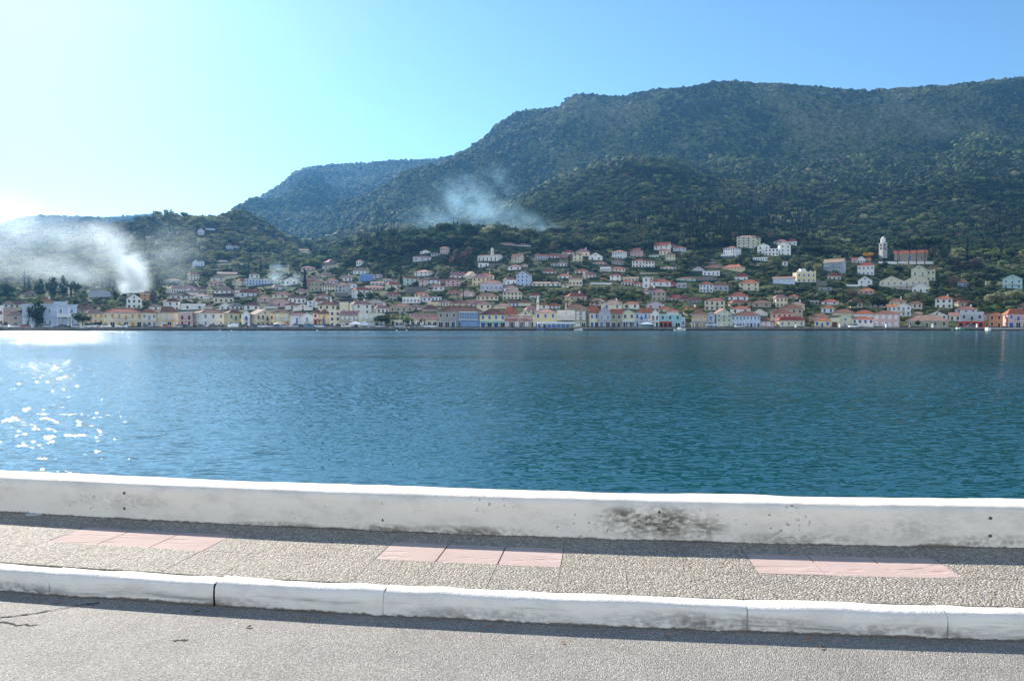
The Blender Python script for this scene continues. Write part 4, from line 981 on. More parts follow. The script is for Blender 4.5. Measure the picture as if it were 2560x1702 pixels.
M_cyp = foliage('cypress_leaves', (0.022, 0.036, 0.022), 0.2, 0.1); M_pine = foliage('pine_needles', (0.036, 0.066, 0.022), 0.2); M_brown = foliage('bare_twigs', (0.14, 0.10, 0.075)); M_yel = foliage('yellow_leaves', (0.45, 0.26, 0.04), 0.1); M_palm = foliage('palm_fronds', (0.07, 0.085, 0.03), .2)
M_bark = mat('bark', (0.10, 0.075, 0.055), 0.95, noise=0.4, nscale=2.0)
def leafy_mesh(name, m, kind, n, leaf, seed):
    """unit crown (about 1 wide, 1 high, base at 0) made of leaf clumps through its volume"""
    r_ = random.Random(seed); v = []; f = []; lobes = []
    if kind == 'round': lobes = [(0, 0, .5, .42)] + [(math.cos(a) * .24, math.sin(a) * .24, r_.uniform(.34, .68), r_.uniform(.18, .28)) for a in np.linspace(0, 6.28, 7)[:-1] + r_.random()]
    elif kind == 'pine': lobes = [(r_.uniform(-.12, .12), r_.uniform(-.12, .12), .12 + k * .11, .34 - k * .022) for k in range(8)] + [(math.cos(a) * .3, math.sin(a) * .3, r_.uniform(.15, .6), .15) for a in np.linspace(0, 6.28, 8)[:-1]]
    elif kind == 'umbrella': lobes = [(math.cos(a) * q, math.sin(a) * q, r_.uniform(.4, .7), r_.uniform(.14, .22)) for q in (.0, .2, .34) for a in np.linspace(0, 6.28, 7)[:-1] + q * 9]
    elif kind == 'cypress': lobes = [(r_.uniform(-.03, .03), r_.uniform(-.03, .03), z, .44 * min(1, z * 4 + .5) * (1 - z) ** .55 + .05) for z in np.linspace(.03, .97, 14)]
    elif kind == 'bare': lobes = [(0, 0, .5, .45)]
    for k in range(n):
        lx, ly, lz, lr = lobes[k % len(lobes)] if kind != 'cypress' else lobes[min(13, int(14 * r_.random() ** 1.2))]
        d = Vector((r_.gauss(0, 1), r_.gauss(0, 1), r_.gauss(0, 1))).normalized(); q = r_.random() ** .35
        p = Vector((lx, ly, lz)) + Vector((d.x * lr * q, d.y * lr * q, d.z * q * (lr * (.55 if kind == 'umbrella' else .8) if kind != 'cypress' else .07)))
        nrm = (d + Vector((r_.gauss(0, .5), r_.gauss(0, .5), r_.gauss(0, .5) + .3))).normalized()
        a = nrm.orthogonal().normalized(); b = nrm.cross(a); t = r_.uniform(0, 6.28); a, b = a * math.cos(t) + b * math.sin(t), b * math.cos(t) - a * math.sin(t)
        s = leaf * r_.uniform(.6, 1.35); i = len(v); s2 = s * r_.uniform(.5, .9)
        if kind == 'bare': s2 = s * .16; a = (d + Vector((0, 0, .6))).normalized(); s *= 1.6
        if kind == 'cypress': a = Vector((a.x * .4, a.y * .4, 1)).normalized()
        v += [tuple(p - a * s - b * s2 * .4), tuple(p - a * s * .1 - b * s2), tuple(p + a * s), tuple(p + b * s2)]; f.append((i, i + 1, i + 2, i + 3))
    return mk(name, v, f, m)
def trunk_mesh(kind, seed):
    """unit height trunk and limbs reaching into the crown"""
    r_ = random.Random(seed); b = MB()
    if kind == 'palm':
        p = Vector((0, 0, 0))
        for k in range(6): q = p + Vector((.01 * k, 0, 1 / 6)); b.tube(p, q, .045 - .003 * k, .043 - .003 * k, 7); p = q
    elif kind == 'umbrella':
        b.tube((0, 0, -.05), (.03, 0, .45), .022, .017, 7); b.tube((.03, 0, .44), (.0, .02, .74), .016, .009, 6)
        for k in range(6):
            a = k * 1.05; b.tube((.02, 0, .5 + .03 * k), (math.cos(a) * .26, math.sin(a) * .26, .76 + r_.uniform(-.03, .04)), .010, .004, 5)
    elif kind == 'bare':
        b.tube((0, 0, -.05), (0, 0, .35), .035, .025, 7)
        for k in range(12):
            a = k * 2.4; z = .2 + .03 * k; e = (math.cos(a) * .28, math.sin(a) * .28, .62 + r_.uniform(0, .25)); b.tube((0, 0, z), e, .016, .005, 5)
            for j in range(3): b.tube(e, (e[0] * 1.3 + r_.uniform(-.1, .1), e[1] * 1.3 + r_.uniform(-.1, .1), e[2] + r_.uniform(.05, .2)), .005, .002, 4)
        b.tube((0, 0, .34), (0, .01, .8), .024, .006, 6)
    else:
        b.tube((0, 0, -.08), (.01, 0, .30), .040, .028, 7); b.tube((.01, 0, .29), (0, 0, .70 if kind != 'cypress' else .9), .027, .008, 6)
        if kind != 'cypress':
            for k in range(5):
                a = k * 1.3; b.tube((.01, 0, .22 + .05 * k), (math.cos(a) * .26, math.sin(a) * .26, .48 + .06 * k), .014, .005, 5)
    return b.mesh('trunk', M_bark)
def palm_crown(seed):
    r_ = random.Random(seed); b = MB()
    for k in range(26):
        a = k * 2.4; up = r_.uniform(-.3, 1.0); p = Vector((0, 0, 0)); d = Vector((math.cos(a), math.sin(a), up)).normalized(); w = Vector((-math.sin(a), math.cos(a), 0))
        for j in range(5):
            q = p + d * .12; ww = .035 * (1 - j / 6); b.add([p - w * ww, p + w * ww, q + w * ww * .8 - Vector((0, 0, .01)), q - w * ww * .8 - Vector((0, 0, .01))], [(0, 1, 2, 3)]); p = q; d = (d + Vector((0, 0, -.28))).normalized()
    return b.mesh('crown', M_palm)
TK = {}
def kinds():
    for k, (m, sh, n, lf, tr) in dict(olive=(M_olive, 'round', 420, .068, 'round'), bushy=(M_green, 'round', 420, .068, 'round'), dark=(M_dark, 'round', 420, .07, 'round'), conifer=(M_pine, 'pine', 520, .065, 'round'),
                               cypress=(M_cyp, 'cypress', 420, .07, 'cypress'), pine=(M_pine, 'umbrella', 620, .06, 'umbrella'), bare=(M_brown, 'bare', 420, .06, 'bare'), yellow=(M_yel, 'round', 380, .07, 'round'), brownish=(M_brown, 'pine', 420, .07, 'round')).items():
        TK[k] = [(leafy_mesh('crown', m, sh, n, lf, hash_ + 10 * i), trunk_mesh(tr, i)) for i, hash_ in ((0, len(k)), (1, len(k) + 3), (2, len(k) + 5))]
    TK['palm'] = [(palm_crown(k), trunk_mesh('palm', k)) for k in range(3)]
kinds()
TN = dict(olive=('olive_tree', 'silvery olive tree', 'tree'), bushy=('leafy_tree', 'bushy green tree', 'tree'), dark=('evergreen_tree', 'dark round evergreen', 'tree'), conifer=('conifer_tree', 'dark bushy conifer', 'tree'), cypress=('cypress_tree', 'slim dark cypress', 'cypress'),
          pine=('stone_pine', 'flat-topped stone pine', 'pine'), bare=('bare_tree', 'leafless brown tree', 'tree'), yellow=('yellow_tree', 'golden yellow tree', 'tree'), palm=('palm_tree', 'palm', 'palm'), brownish=('brownish_tree', 'brownish tall tree', 'tree'))
TREES = []; tree_n = 0
def tree(kind, px0, px1, pyt, pyb, label=None, D=None, cf=None):
    global tree_n; tree_n += 1
    pm = (px0 + px1) / 2; D = D or (352.0 if pyb > 812 else where(pm, pyb)); k = D / F; W = (px1 - px0) * k; H = (pyb - pyt) * k
    zb = (HZ - pyb) * k + CAMZ; zg = tz(pm, D) if D > 358 else 1.22; zb = min(zb, zg + 1.5) if abs(zb - zg) < 3 else zg
    root = link(TN[kind][0], None, loc=(px2u(pm) * D, D, zb), rotz=random.uniform(0, 6.28)); cm, tm = TK[kind][tree_n % 3]
    c0 = {'cypress': .04, 'pine': .52, 'bare': .3, 'palm': .8, 'conifer': .08}.get(kind, .14)
    if kind == 'palm':
        link('crown', cm, root, loc=(0.05 * H, 0, H * .80), scale=(max(W, H * .5),) * 3); link('trunk', tm, root, scale=(H * .8, H * .8, H * .8))
    else:
        link('crown', cm, root, loc=(0, 0, H * c0), scale=(W, W, H * (1 - c0) * (1.0 if kind != 'pine' else 1.15))); link('trunk', tm, root, scale=(H * .9 if kind != 'cypress' else H * .3, H * .9 if kind != 'cypress' else H * .3, H * .95))
    nm, desc, cat = TN[kind]; tag(root, label, cat, {'cypress': 'cypresses', 'pine': 'stone pines by the tan church', 'palm': 'palms'}.get(kind, 'trees among the houses'))
    TREES.append((root, kind, pm, (pyt + pyb) / 2, px1 - px0, pyb - pyt, label is not None)); RT.append((px0, px1, pyt, pyb)); return root
RT = []
TL = """
R1
dark 0 270 410 745|large dark round tree at the left edge behind the leftmost roofs
dark 20 165 575 760|
cypress 415 462 262 605|tallest slim cypress of the far left pair
cypress 468 555 358 605|shorter broader cypress of the far left pair
conifer 600 800 408 720|dark conifer with ragged left side right of the leftmost cypress pair
conifer 795 1030 358 725|tall dark conifer second in the row of four on the left
conifer 1028 1205 348 715|tallest dark conifer third in the row of four on the left
dark 1190 1425 383 695|dark bushy tree last in the row of four on the left
cypress 1752 1820 333 600|slim cypress standing left on the plain grey-blue barn
cypress 1838 1890 440 610|
cypress 1880 1945 410 612|
cypress 1942 2055 410 615|broad cypress right of the slim one above the barn
cypress 1955 2050 615 835|cypress below the right end of the grey-blue barn
dark 1635 1835 690 805|
conifer 480 805 748 1215|big ragged dark pine in front of the pale blue mansion
palm 385 600 985 1235|spiky low palm left of the ragged pine by the mansion
olive 235 400 985 1185|
dark 1255 1610 945 1210|dark spreading tree right of the pale blue mansion
brownish 1370 1560 810 930|
bare 1560 1760 830 960|
bare 1760 1960 820 950|
olive 1960 2140 840 950|
olive 280 420 720 800|
olive 420 560 730 800|
bushy 1370 1500 640 760|
olive 640 790 520 700|
R2
conifer 400 625 293 560|pine lifting out of the white smoke
dark 590 720 412 560|
dark 700 890 425 555|
brownish 375 485 590 850|slim brown conifer right of the orange-walled house
dark 265 400 830 930|
bushy 560 700 750 870|
bare 680 830 740 860|
bushy 850 1000 760 860|
olive 1100 1260 700 830|
olive 1260 1440 760 890|
dark 1400 1500 760 870|
dark 1990 2140 725 850|
olive 2130 2250 680 800|
dark 1840 1960 680 800|
dark 1440 1600 820 900|
R3
cypress 762 848 482 845|single tall cypress towering left of the dark red house
dark 125 340 765 870|
dark 600 730 835 940|
dark 725 850 835 950|
bushy 850 1010 900 970|
bushy 1010 1130 880 960|
dark 1160 1300 900 985|
dark 1890 2195 1180 1405|big spiky dark tree at the pale yellow-green quay block
olive 1480 1600 440 560|
dark 1020 1130 450 570|
dark 1190 1310 430 560|
bushy 1330 1430 430 560|
dark 1470 1570 450 560|
dark 1540 1640 370 450|
dark 1790 1900 370 480|
dark 1900 2030 390 560|
dark 2000 2120 430 590|
dark 2120 2221 530 660|
brownish 700 780 560 700|
olive 1170 1310 590 690|
dark 1310 1440 620 700|
dark 1640 1780 810 1000|
dark 1780 1960 820 1000|
bushy 1900 2030 830 960|
dark 2050 2180 890 1010|
olive 1600 1750 1050 1120|
R4
dark 0 105 1242 1425|
bushy 110 170 1310 1395|
bushy 280 470 1250 1400|small street tree behind the low cream kiosk
bushy 545 655 1268 1400|small street tree before the long low taverna
brownish 1000 1230 215 500|large brown-green tree left of the pair beside the long white church
brownish 1180 1430 170 510|largest dark brown-green tree left of the long white church
dark 1260 1420 260 520|
cypress 1228 1268 828 1110|thin dark cypress among the roofs behind the big stone quay building
palm 1080 1235 870 1040|pale palm crown left of the thin town cypress
dark 230 390 190 350|
dark 480 620 160 250|
dark 380 480 160 280|
bushy 1580 1690 70 170|
bushy 1740 1860 50 110|
dark 200 330 760 880|
dark 60 200 780 900|
dark 440 560 690 790|
dark 190 290 930 1030|
bushy 640 800 780 870|
bushy 720 880 850 940|
bushy 860 1000 830 930|
dark 20 150 810 920|
olive 820 940 460 600|
olive 930 1040 450 560|
dark 620 760 430 560|
dark 560 700 470 540|
R5
olive 540 700 800 960|
olive 660 800 800 940|
olive 790 910 820 960|
olive 900 1080 760 950|
olive 1040 1200 760 960|
olive 1180 1320 750 900|
olive 1300 1440 740 900|
olive 1420 1560 740 890|
olive 1540 1680 790 960|
olive 500 600 940 1070|
olive 680 800 930 1060|
olive 780 900 980 1110|
olive 900 1030 970 1120|
olive 1010 1140 960 1110|
olive 1130 1260 970 1110|
olive 1250 1400 950 1110|
olive 1360 1500 900 1080|
olive 1500 1650 880 1020|
olive 1500 1645 1000 1140|round silvery olive above the orange roofs at the right foot of the grove
dark 1650 1800 830 1000|
dark 1790 1950 810 980|
olive 1940 2060 1000 1110|
palm 1700 1850 1080 1180|
palm 400 470 420 560|
dark 200 350 180 290|
dark 320 450 130 290|
brownish 570 720 90 260|
dark 1200 1310 190 260|
yellow 1380 1480 640 720|
dark 880 980 480 600|
R6
bushy 600 815 1118 1310|bright rounded pine beside the turquoise quay house
bushy 830 940 1080 1210|
olive 570 770 310 450|
dark 770 980 300 420|
dark 970 1090 300 410|
dark 1510 1640 410 500|
olive 1570 1690 500 600|
olive 1690 1820 490 620|
olive 1820 1960 480 600|
olive 1270 1430 740 850|
dark 1350 1470 830 930|
olive 1730 1960 810 960|
olive 1560 1720 970 1110|
olive 1700 1870 980 1100|
olive 1830 1975 960 1110|
dark 1300 1440 1080 1180|
dark 1440 1580 1060 1180|
bushy 640 750 590 690|
bushy 540 640 550 640|
yellow 905 1000 480 550|
dark 380 480 600 680|
palm 690 745 1240 1440|thin palm on the quay right of the turquoise house
dark 1900 1975 1060 1190|
R7
yellow 1355 1530 338 470|golden yellow tree left of the grey bell tower
palm 515 590 1262 1450|slender palm on the quay beside the low cream house
bare 575 660 1300 1450|
bushy 905 1030 590 720|
dark 10 190 450 600|
dark 210 400 820 960|
dark 370 620 790 970|
olive 640 790 470 690|
olive 520 620 470 600|
dark 1080 1290 570 800|
bushy 1100 1300 700 820|
dark 1430 1600 790 910|
dark 1400 1780 930 1215|biggest dark rounded tree above the rounded-gable quay house
dark 1100 1310 1030 1200|
olive 960 1150 1070 1200|
olive 570 680 920 1040|
bushy 210 360 980 1100|
dark 370 500 1000 1120|
dark 480 620 1030 1150|
dark 680 840 910 1030|
dark 860 1010 890 1010|
bare 1130 1310 870 1030|
olive 1740 1960 980 1110|
dark 1560 1760 470 620|
dark 1780 1975 500 680|
olive 0 110 960 1130|
dark 430 600 230 370|
dark 660 770 1140 1230|
bushy 1170 1290 1380 1440|
R8
pine -10 260 180 540|lowest leftmost stone pine with crown over the tan church
pine 170 400 140 550|second stone pine from the left by the tan church
pine 280 520 120 550|middle stone pine before the tan church
pine 400 640 120 545|fourth stone pine with straight trunk before the tan church
pine 540 800 105 560|rightmost stone pine of the row at the tan church
dark 560 720 240 520|
dark 700 880 200 560|huge dark tree mass right of the stone pines
cypress 1108 1168 140 485|tall slim cypress alone right of the stone pines
cypress 1592 1640 250 450|
bare 835 1045 675 905|leafless brown tree left of the small grey-blue hut
brownish 890 1110 460 650|
brownish 1110 1360 440 600|
dark 1140 1400 730 880|
dark 1180 1430 860 1020|
olive 1385 1720 870 1180|biggest round olive tree under the right slope's mint gable
olive 1700 1980 870 1080|
bushy 560 700 860 1000|
dark 660 830 830 1010|
olive 240 520 880 1150|
dark 520 720 960 1150|
dark 0 240 940 1100|
olive 60 310 490 640|
dark 640 720 470 580|
bushy 790 900 640 740|
bushy 830 1010 930 1010|
brownish 900 1140 960 1130|
dark 1120 1300 1040 1210|
bushy 1350 1500 1120 1230|
olive 1040 1180 640 760|
olive 1210 1390 620 740|
olive 1430 1600 640 740|
olive 1520 1640 560 650|
dark 390 470 1320 1440|
dark 1660 1850 1050 1180|
bushy 480 560 1200 1290|
olive 1360 1480 540 640|
olive 900 1020 380 480|
olive 1040 1100 340 460|
"""
region = None
for line in TL.strip().split('\n'):
    if line in REG: region = REG[line]; continue
    q, lab = line.split('|'); p = q.split(); ox, oy, sc = region
    tree(p[0], ox + float(p[1]) / sc, ox + float(p[2]) / sc, oy + float(p[3]) / sc, oy + float(p[4]) / sc, lab or None)
for x, yb, h, w in [(515,1085,42,14),(530,1082,34,12),(548,1080,26,12),(572,1080,24,10),(588,1072,62,16),(610,1066,34,10),(645,1052,36,9),(672,1058,24,9),(690,1050,20,8),(706,1044,46,11),(720,1040,42,11),(745,1034,54,15),(754,1034,40,12),(770,1032,54,13),(782,1034,28,10),(826,1052,58,10),(880,1044,26,8),(908,1040,20,8),(950,1040,24,8),(988,1046,40,9),(1001,1046,38,9),(1018,1056,66,14),(1030,1058,74,15),(1042,1060,72,16),(1056,1060,62,15),(1077,1060,56,12),(1094,1060,52,11),(1112,1062,50,12),(1131,1062,42,10),(1148,1066,54,16),(430,1100,36,9),(450,1100,40,9),(405,1104,34,9),(470,1094,34,10),(480,1092,30,9),(438,1106,40,8)]:
    X = 850 + x / 2.621; Y = 180 + yb / 2.621
    D = 700 if X > 1020 else where(X, Y + 4); yb_ = HZ - (tz(X, D) - CAMZ) / D * F
    tree('cypress', X - w / 4.2, X + w / 4.2, Y - h / 2.621, max(yb_, Y), None, D=D)
# the rest of the separate trees between the roofs
r5 = random.Random(5); _ra = list(RECTS); cnt = 0
while cnt < 118:
    px = r5.uniform(60, 2540); py = r5.uniform(640 if px > 900 else 668, 800); D = where(px, py)
    if D > 760: continue
    w = r5.uniform(4.5, 7.5) * F / D; h = w * r5.uniform(.8, 1.05)
    if any((D < d + 12 and px + w / 2 > a and px - w / 2 < b and py - h < yb - .25 * (yb - yt) and py > yt) or (abs(D - d - 4) < 9 and px + w / 3 > a and px - w / 3 < b) for a, b, yt, yb, d in _ra): continue
    if any(abs((a + b) / 2 - px) < (b - a + w) * .38 and abs(e - py) < 12 for a, b, t_, e in RT): continue
    tree(r5.choice(['olive', 'olive', 'bushy', 'dark', 'dark', 'olive']), px - w / 2, px + w / 2, py - h, py, None, D=D); cnt += 1
# ------------------------------------------------------------------ things on the quay and single landmarks
def rp(reg, x, y): ox, oy, sc = REG[reg]; return ox + x / sc, oy + y / sc
def qx(reg, x, D): return px2u(rp(reg, x, 0)[0]) * D
QZ = 1.222
paint = lambda n, c: mat('car_paint_' + n, c, .25, .6)
CP = dict(silver=paint('silver', (.42, .44, .47)), white=paint('white', (.80, .80, .78)), dark=paint('dark', (.03, .035, .045)), red=paint('red', (.42, .04, .04)), blue=paint('blue', (.04, .12, .34)), green=paint('green', (.03, .10, .07)), grey=paint('grey', (.16, .17, .18)), tan=paint('tan', (.40, .34, .25)))
M_glass = mat('car_glass', (.02, .025, .03), .08, .7); M_tyre = mat('tyre', (.02, .02, .02), .8); M_rim = mat('rim', (.45, .45, .47), .35, .5, metal=.6); M_lamp = mat('lamp_lens', (.75, .75, .7), .2, .6)
def car_body(L, H, W, van):
    b = MB()
    if van: pr = [(-L/2, .28), (L/2 - .05, .28), (L/2, .55), (L/2 - .05, .95), (L/2 - .85, 1.12), (L/2 - 1.35, H), (-L/2 + .1, H), (-L/2, 1.0)]
    else: pr = [(-L/2 + .03, .28), (L/2 - .05, .28), (L/2, .50), (L/2 - .12, .74), (L/2 - 1.05, .92), (-L/2 + .55, .96), (-L/2 + .08, .92), (-L/2, .6)]
    n = len(pr); v = []
    for y, k in ((-W/2, .96), (-W/2 + .12, 1), (W/2 - .12, 1), (W/2, .96)):
        v += [(x * (1 if k == 1 else .985), y, .28 + (z - .28) * k) for x, z in pr]
    f = [(j * n + i, j * n + (i + 1) % n, (j + 1) * n + (i + 1) % n, (j + 1) * n + i) for j in range(3) for i in range(n)] + [tuple(range(n - 1, -1, -1)), tuple(range(3 * n, 4 * n))]
    b.add(v, f); return b.mesh('body', CP['silver'])
def cabin(L, H, W):
    b = MB(); lo = [(L/2 - 1.15, .90), (-L/2 + .30, .94)]; hi = [(L/2 - 1.85, H), (-L/2 + .75, H)]
    v = []
    for s in (-1, 1):
        v += [(lo[0][0], s * (W/2 - .08), lo[0][1]), (lo[1][0], s * (W/2 - .08), lo[1][1]), (hi[1][0], s * (W/2 - .25), hi[1][1]), (hi[0][0], s * (W/2 - .25), hi[0][1])]
    b.add(v, [(0, 3, 2, 1), (4, 5, 6, 7), (0, 4, 7, 3), (1, 2, 6, 5)], 0)
    r = MB(); r.box(hi[1][0] - .03, hi[0][0] + .03, -W/2 + .24, W/2 - .24, H - .02, H + .03)
    return b.mesh('window', M_glass), r.mesh('roof', CP['silver'])
def wheel():
    b = MB(); b.tube((0, -.1, 0), (0, .1, 0), .31, .31, 14, 0); c = MB(); c.tube((0, -.115, 0), (0, .115, 0), .18, .18, 12, 0); return b.mesh('wheel', M_tyre), c.mesh('rim', M_rim)
WH, RIM = wheel(); CB = car_body(4.15, 1.45, 1.72, False); CG, CR = cabin(4.15, 1.45, 1.72); VB = car_body(4.5, 1.95, 1.8, True)
hb = MB(); hb.box(-.03, .04, -.2, .2, -.07, .07); HLM = hb.mesh('headlight', M_lamp)
vg = MB(); vg.add([(1.38, -.82, 1.15), (.98, -.82, 1.15), (.98, -.82, 1.72), (1.12, -.82, 1.72), (1.38, .82, 1.15), (.98, .82, 1.15), (.98, .82, 1.72), (1.12, .82, 1.72)], [(0, 1, 2, 3), (4, 7, 6, 5), (0, 3, 7, 4)])
for q in range(len(vg.v)): vg.v[q] = (vg.v[q][0] + .10, vg.v[q][1] * 1.112, vg.v[q][2])
VG = vg.mesh('window', M_glass)
CARS = []
def setmat(o, m): o.material_slots[0].link = 'OBJECT'; o.material_slots[0].material = m
def car(px, col, D=344.0, van=False, flip=False, label=None, yaw=None):
    y = random.uniform(-.08, .08) if yaw is None else yaw
    root = link('van' if van else 'parked_car', None, loc=(px2u(px) * D, D, QZ), rotz=y + (math.pi if flip else 0))
    setmat(link('body', VB if van else CB, root), CP[col])
    if van: link('window', VG, root)
    else: link('window', CG, root); setmat(link('roof', CR, root), CP[col])
    for sx in (-1.28, 1.30):
        for sy in (-1, 1): w = link('wheel', WH, root, loc=(sx, sy * .78, .31)); link('rim', RIM, w)
    for sy in (-1, 1): link('headlight', HLM, root, loc=(2.03 if not van else 2.17, sy * .58, .62))
    CARS.append((root, px, col, label)); tag(root, label, 'van' if van else 'car', 'cars parked along the far quay')
for reg, x, col, D, fl in (('R1', 118, 'silver', 344, 0), ('R1', 250, 'white', 342.6, 1), ('R1', 455, 'red', 344, 0), ('R1', 845, 'silver', 344, 0), ('R1', 735, 'dark', 347, 0), ('R1', 1065, 'dark', 344, 1), ('R1', 1335, 'silver', 344, 0), ('R1', 1560, 'white', 344, 1), ('R1', 1650, 'grey', 347, 0), ('R1', 1850, 'white', 344, 0), ('R1', 2110, 'white', 344, 1),
    ('R2', 330, 'green', 344, 0), ('R2', 680, 'red', 344, 0), ('R2', 868, 'tan', 344, 1), ('R2', 1020, 'dark', 346, 0), ('R2', 1285, 'dark', 344, 0), ('R2', 1445, 'dark', 344, 1), ('R2', 1645, 'dark', 344, 0), ('R2', 2005, 'dark', 344, 1), ('R2', 2215, 'dark', 344, 0), ('R2', 2345, 'white', 344, 0),
    ('R3', 120, 'white', 343.5, 0), ('R3', 238, 'silver', 344, 1), ('R3', 365, 'blue', 344, 0), ('R3', 478, 'silver', 344, 0), ('R3', 628, 'silver', 343.6, 1), ('R3', 757, 'dark', 344, 0), ('R3', 880, 'blue', 344, 1), ('R3', 1042, 'white', 344, 0), ('R3', 1198, 'dark', 344, 0), ('R3', 1330, 'dark', 344, 1), ('R3', 1475, 'white', 344, 0), ('R3', 2030, 'silver', 344, 1), ('R3', 2165, 'dark', 344, 0),
    ('R4', 92, 'dark', 344, 0), ('R4', 246, 'silver', 344, 1), ('R4', 400, 'dark', 344, 0), ('R4', 540, 'grey', 344, 0), ('R4', 625, 'white', 346.5, 1), ('R4', 750, 'white', 344, 0), ('R6', 1445, 'silver', 344, 0), ('R7', 1240, 'white', 344, 1), ('R8', 1215, 'dark', 345, 0)):
    car(rp(reg, x, 0)[0], col, D, flip=bool(fl))
car(rp('R2', 1835, 0)[0], 'white', 344, van=True, flip=True, label='white van parked before the yellow green-shuttered quay house')
M_white = mat('white_paint_metal', (.80, .80, .78), .5, .4); M_pole = mat('dark_pole', (.06, .055, .05), .8); M_canvas = mat('white_canvas', (.80, .80, .78), .9); M_ocanvas = mat('orange_canvas', (.62, .16, .07), .9); M_ycan = mat('cream_canvas', (.72, .68, .50), .9); M_bcan = mat('pale_blue_canvas', (.55, .70, .78), .9); M_blue = mat('blue_tarp', (.10, .16, .36), .7); M_bsign = mat('blue_sign_paint', (.03, .10, .45), .6)
M_fur = mat('dark_furniture', (.07, .06, .055), .8)
# service pedestals
pm_ = MB(); pm_.box(-.24, .24, -.22, .22, 0, 1.35); pc_ = MB(); pc_.add([(-.30, -.28, 1.35), (.30, -.28, 1.35), (.30, .28, 1.35), (-.30, .28, 1.35), (-.2, -.15, 1.55), (.2, -.15, 1.55), (.2, .15, 1.55), (-.2, .15, 1.55)], [(0, 3, 2, 1), (0, 1, 5, 4), (1, 2, 6, 5), (2, 3, 7, 6), (3, 0, 4, 7), (4, 5, 6, 7)])
PB, PCP = pm_.mesh('post_body', M_white), pc_.mesh('cap', M_white)
for reg, x, lab in (('R1', 555, 'white quay pedestal left of the pale blue mansion'), ('R1', 1412, 'white quay pedestal before the dark spreading tree'), ('R1', 2200, 'white quay pedestal before the long orange-shuttered building'), ('R7', 400, 'white quay pedestal before the low cream house beside the palm'), ('R7', 1040, 'white quay pedestal before the house with the rounded gable'), ('R7', 1713, 'white quay pedestal before the pink white-shuttered house'), ('R8', 645, 'white quay pedestal before the wide olive grey house'), ('R8', 1288, 'white quay pedestal right of the orange-red shop floor')):
    o = link('quay_pedestal', PB, None, loc=(qx(reg, x, 341.9), 341.9, QZ)); link('cap', PCP, o); tag(o, lab, 'pedestal', 'white pedestals along the quay')
# poles and lamps
def pole(reg, x, yt, D, lab, lamp=0, m=None, zb=None, cat='pole'):
    px, py = rp(reg, x, yt); top = (HZ - py) / F * D + CAMZ; z0 = QZ if zb is None else zb; h = top - z0
    b = MB(); b.tube((0, 0, 0), (0, 0, h), .11, .07, 7); o = link('street_lamp' if lamp else 'utility_pole', b.mesh('pole', m or M_pole), loc=(px2u(px) * D, D, z0))
    if lamp:
        c = MB(); c.tube((0, 0, h - .05), (lamp * 1.1, 0, h + .25), .05, .04, 5); c.box(min(lamp * .9, lamp * 1.7), max(lamp * .9, lamp * 1.7), -.14, .14, h + .18, h + .32); link('lamp_head', c.mesh('lamp_head', M_white), o)
    else:
        c = MB(); c.box(-.9, .9, -.06, .06, h - .7, h - .55); link('crossarm', c.mesh('crossarm', m or M_pole), o)
    tag(o, lab, 'lamp' if lamp else cat)
pole('R1', 1790, 885, 350, 'tall dark wooden pole before the long orange-shuttered building')
pole('R1', 905, 1140, 343, 'short white street lamp before the pale blue mansion', 1, M_white)
pole('R2', 1190, 1115, 347, 'thin lamp post at the sunlit corner of the white blocky house', -1)
pole('R3', 200, 1230, 346, 'street lamp before the beige gabled quay house', 1)
pole('R4', 250, 1175, 352, 'pale pole left of the long low taverna', 0, M_white)
pole('R4', 328, 1185, 352, 'pale pole behind the small street tree on the quay', 0, M_white)
pole('R5', 1400, 1045, 372, 'tall lamp mast above the grey-blue gabled house', -1, M_white, zb=4)
pole('R5', 1450, 1045, 374, 'thin mast right of the tall lamp mast behind the gabled house', 0, M_white, zb=4)
pole('R6', 1402, 1345, 344, 'pale quay lamp before the wide pale blue building, left one', -1, M_white)
pole('R6', 1518, 1345, 344, 'pale quay lamp before the wide pale blue building, right one', 1, M_white)
pole('R5', 99, 1290, 343, 'white lamp column at the left of the dark red cafe front', 1, M_white)
pole('R5', 283, 1290, 343, 'white lamp column at the right end of the dark red cafe', -1, M_white)
pole('R8', 310, 1370, 343.5, 'white globe lamp before the wide olive grey house', 1, M_white)
pole('R4', 1322, 1100, 372, 'thin mast rising above the big stone quay building roof', 0, M_white, zb=6)
pole('R4', 186, 1060, 395, 'wooden pole among the roofs left of the taverna', 0, zb=5)
pole('R4', 1600, 905, 420, 'thin pole between the roofs below the cream brown-shuttered house', 0, zb=10)
b = MB(); b.box(-1.0, 1.0, -.08, .08, 2.1, 3.9); b.tube((0, 0, 0), (0, 0, 2.1), .08, .08, 6); b.box(-.75, .75, -.10, -.08, 2.5, 3.3)
px, _ = rp('R3', 1107, 0); b2 = MB(); b2.box(-.35, .35, -.12, .12, 0, 4.6); o = link('blue_sign', b2.mesh('panel', M_bsign), loc=(px2u(px) * 346, 346, QZ)); tag(o, 'tall narrow blue sign panel before the narrow yellow house', 'sign')
px, _ = rp('R3', 672, 0); b2 = MB(); b2.box(-.35, .35, -.12, .12, 0, 4.2); b2.box(-.42, .42, -.14, .14, 4.2, 4.35, 1); o = link('blue_sign', b2.mesh('panel', [M_bsign, M_white]), loc=(px2u(px) * 346, 346, QZ)); tag(o, 'tall narrow blue sign panel before the small pedimented house', 'sign')
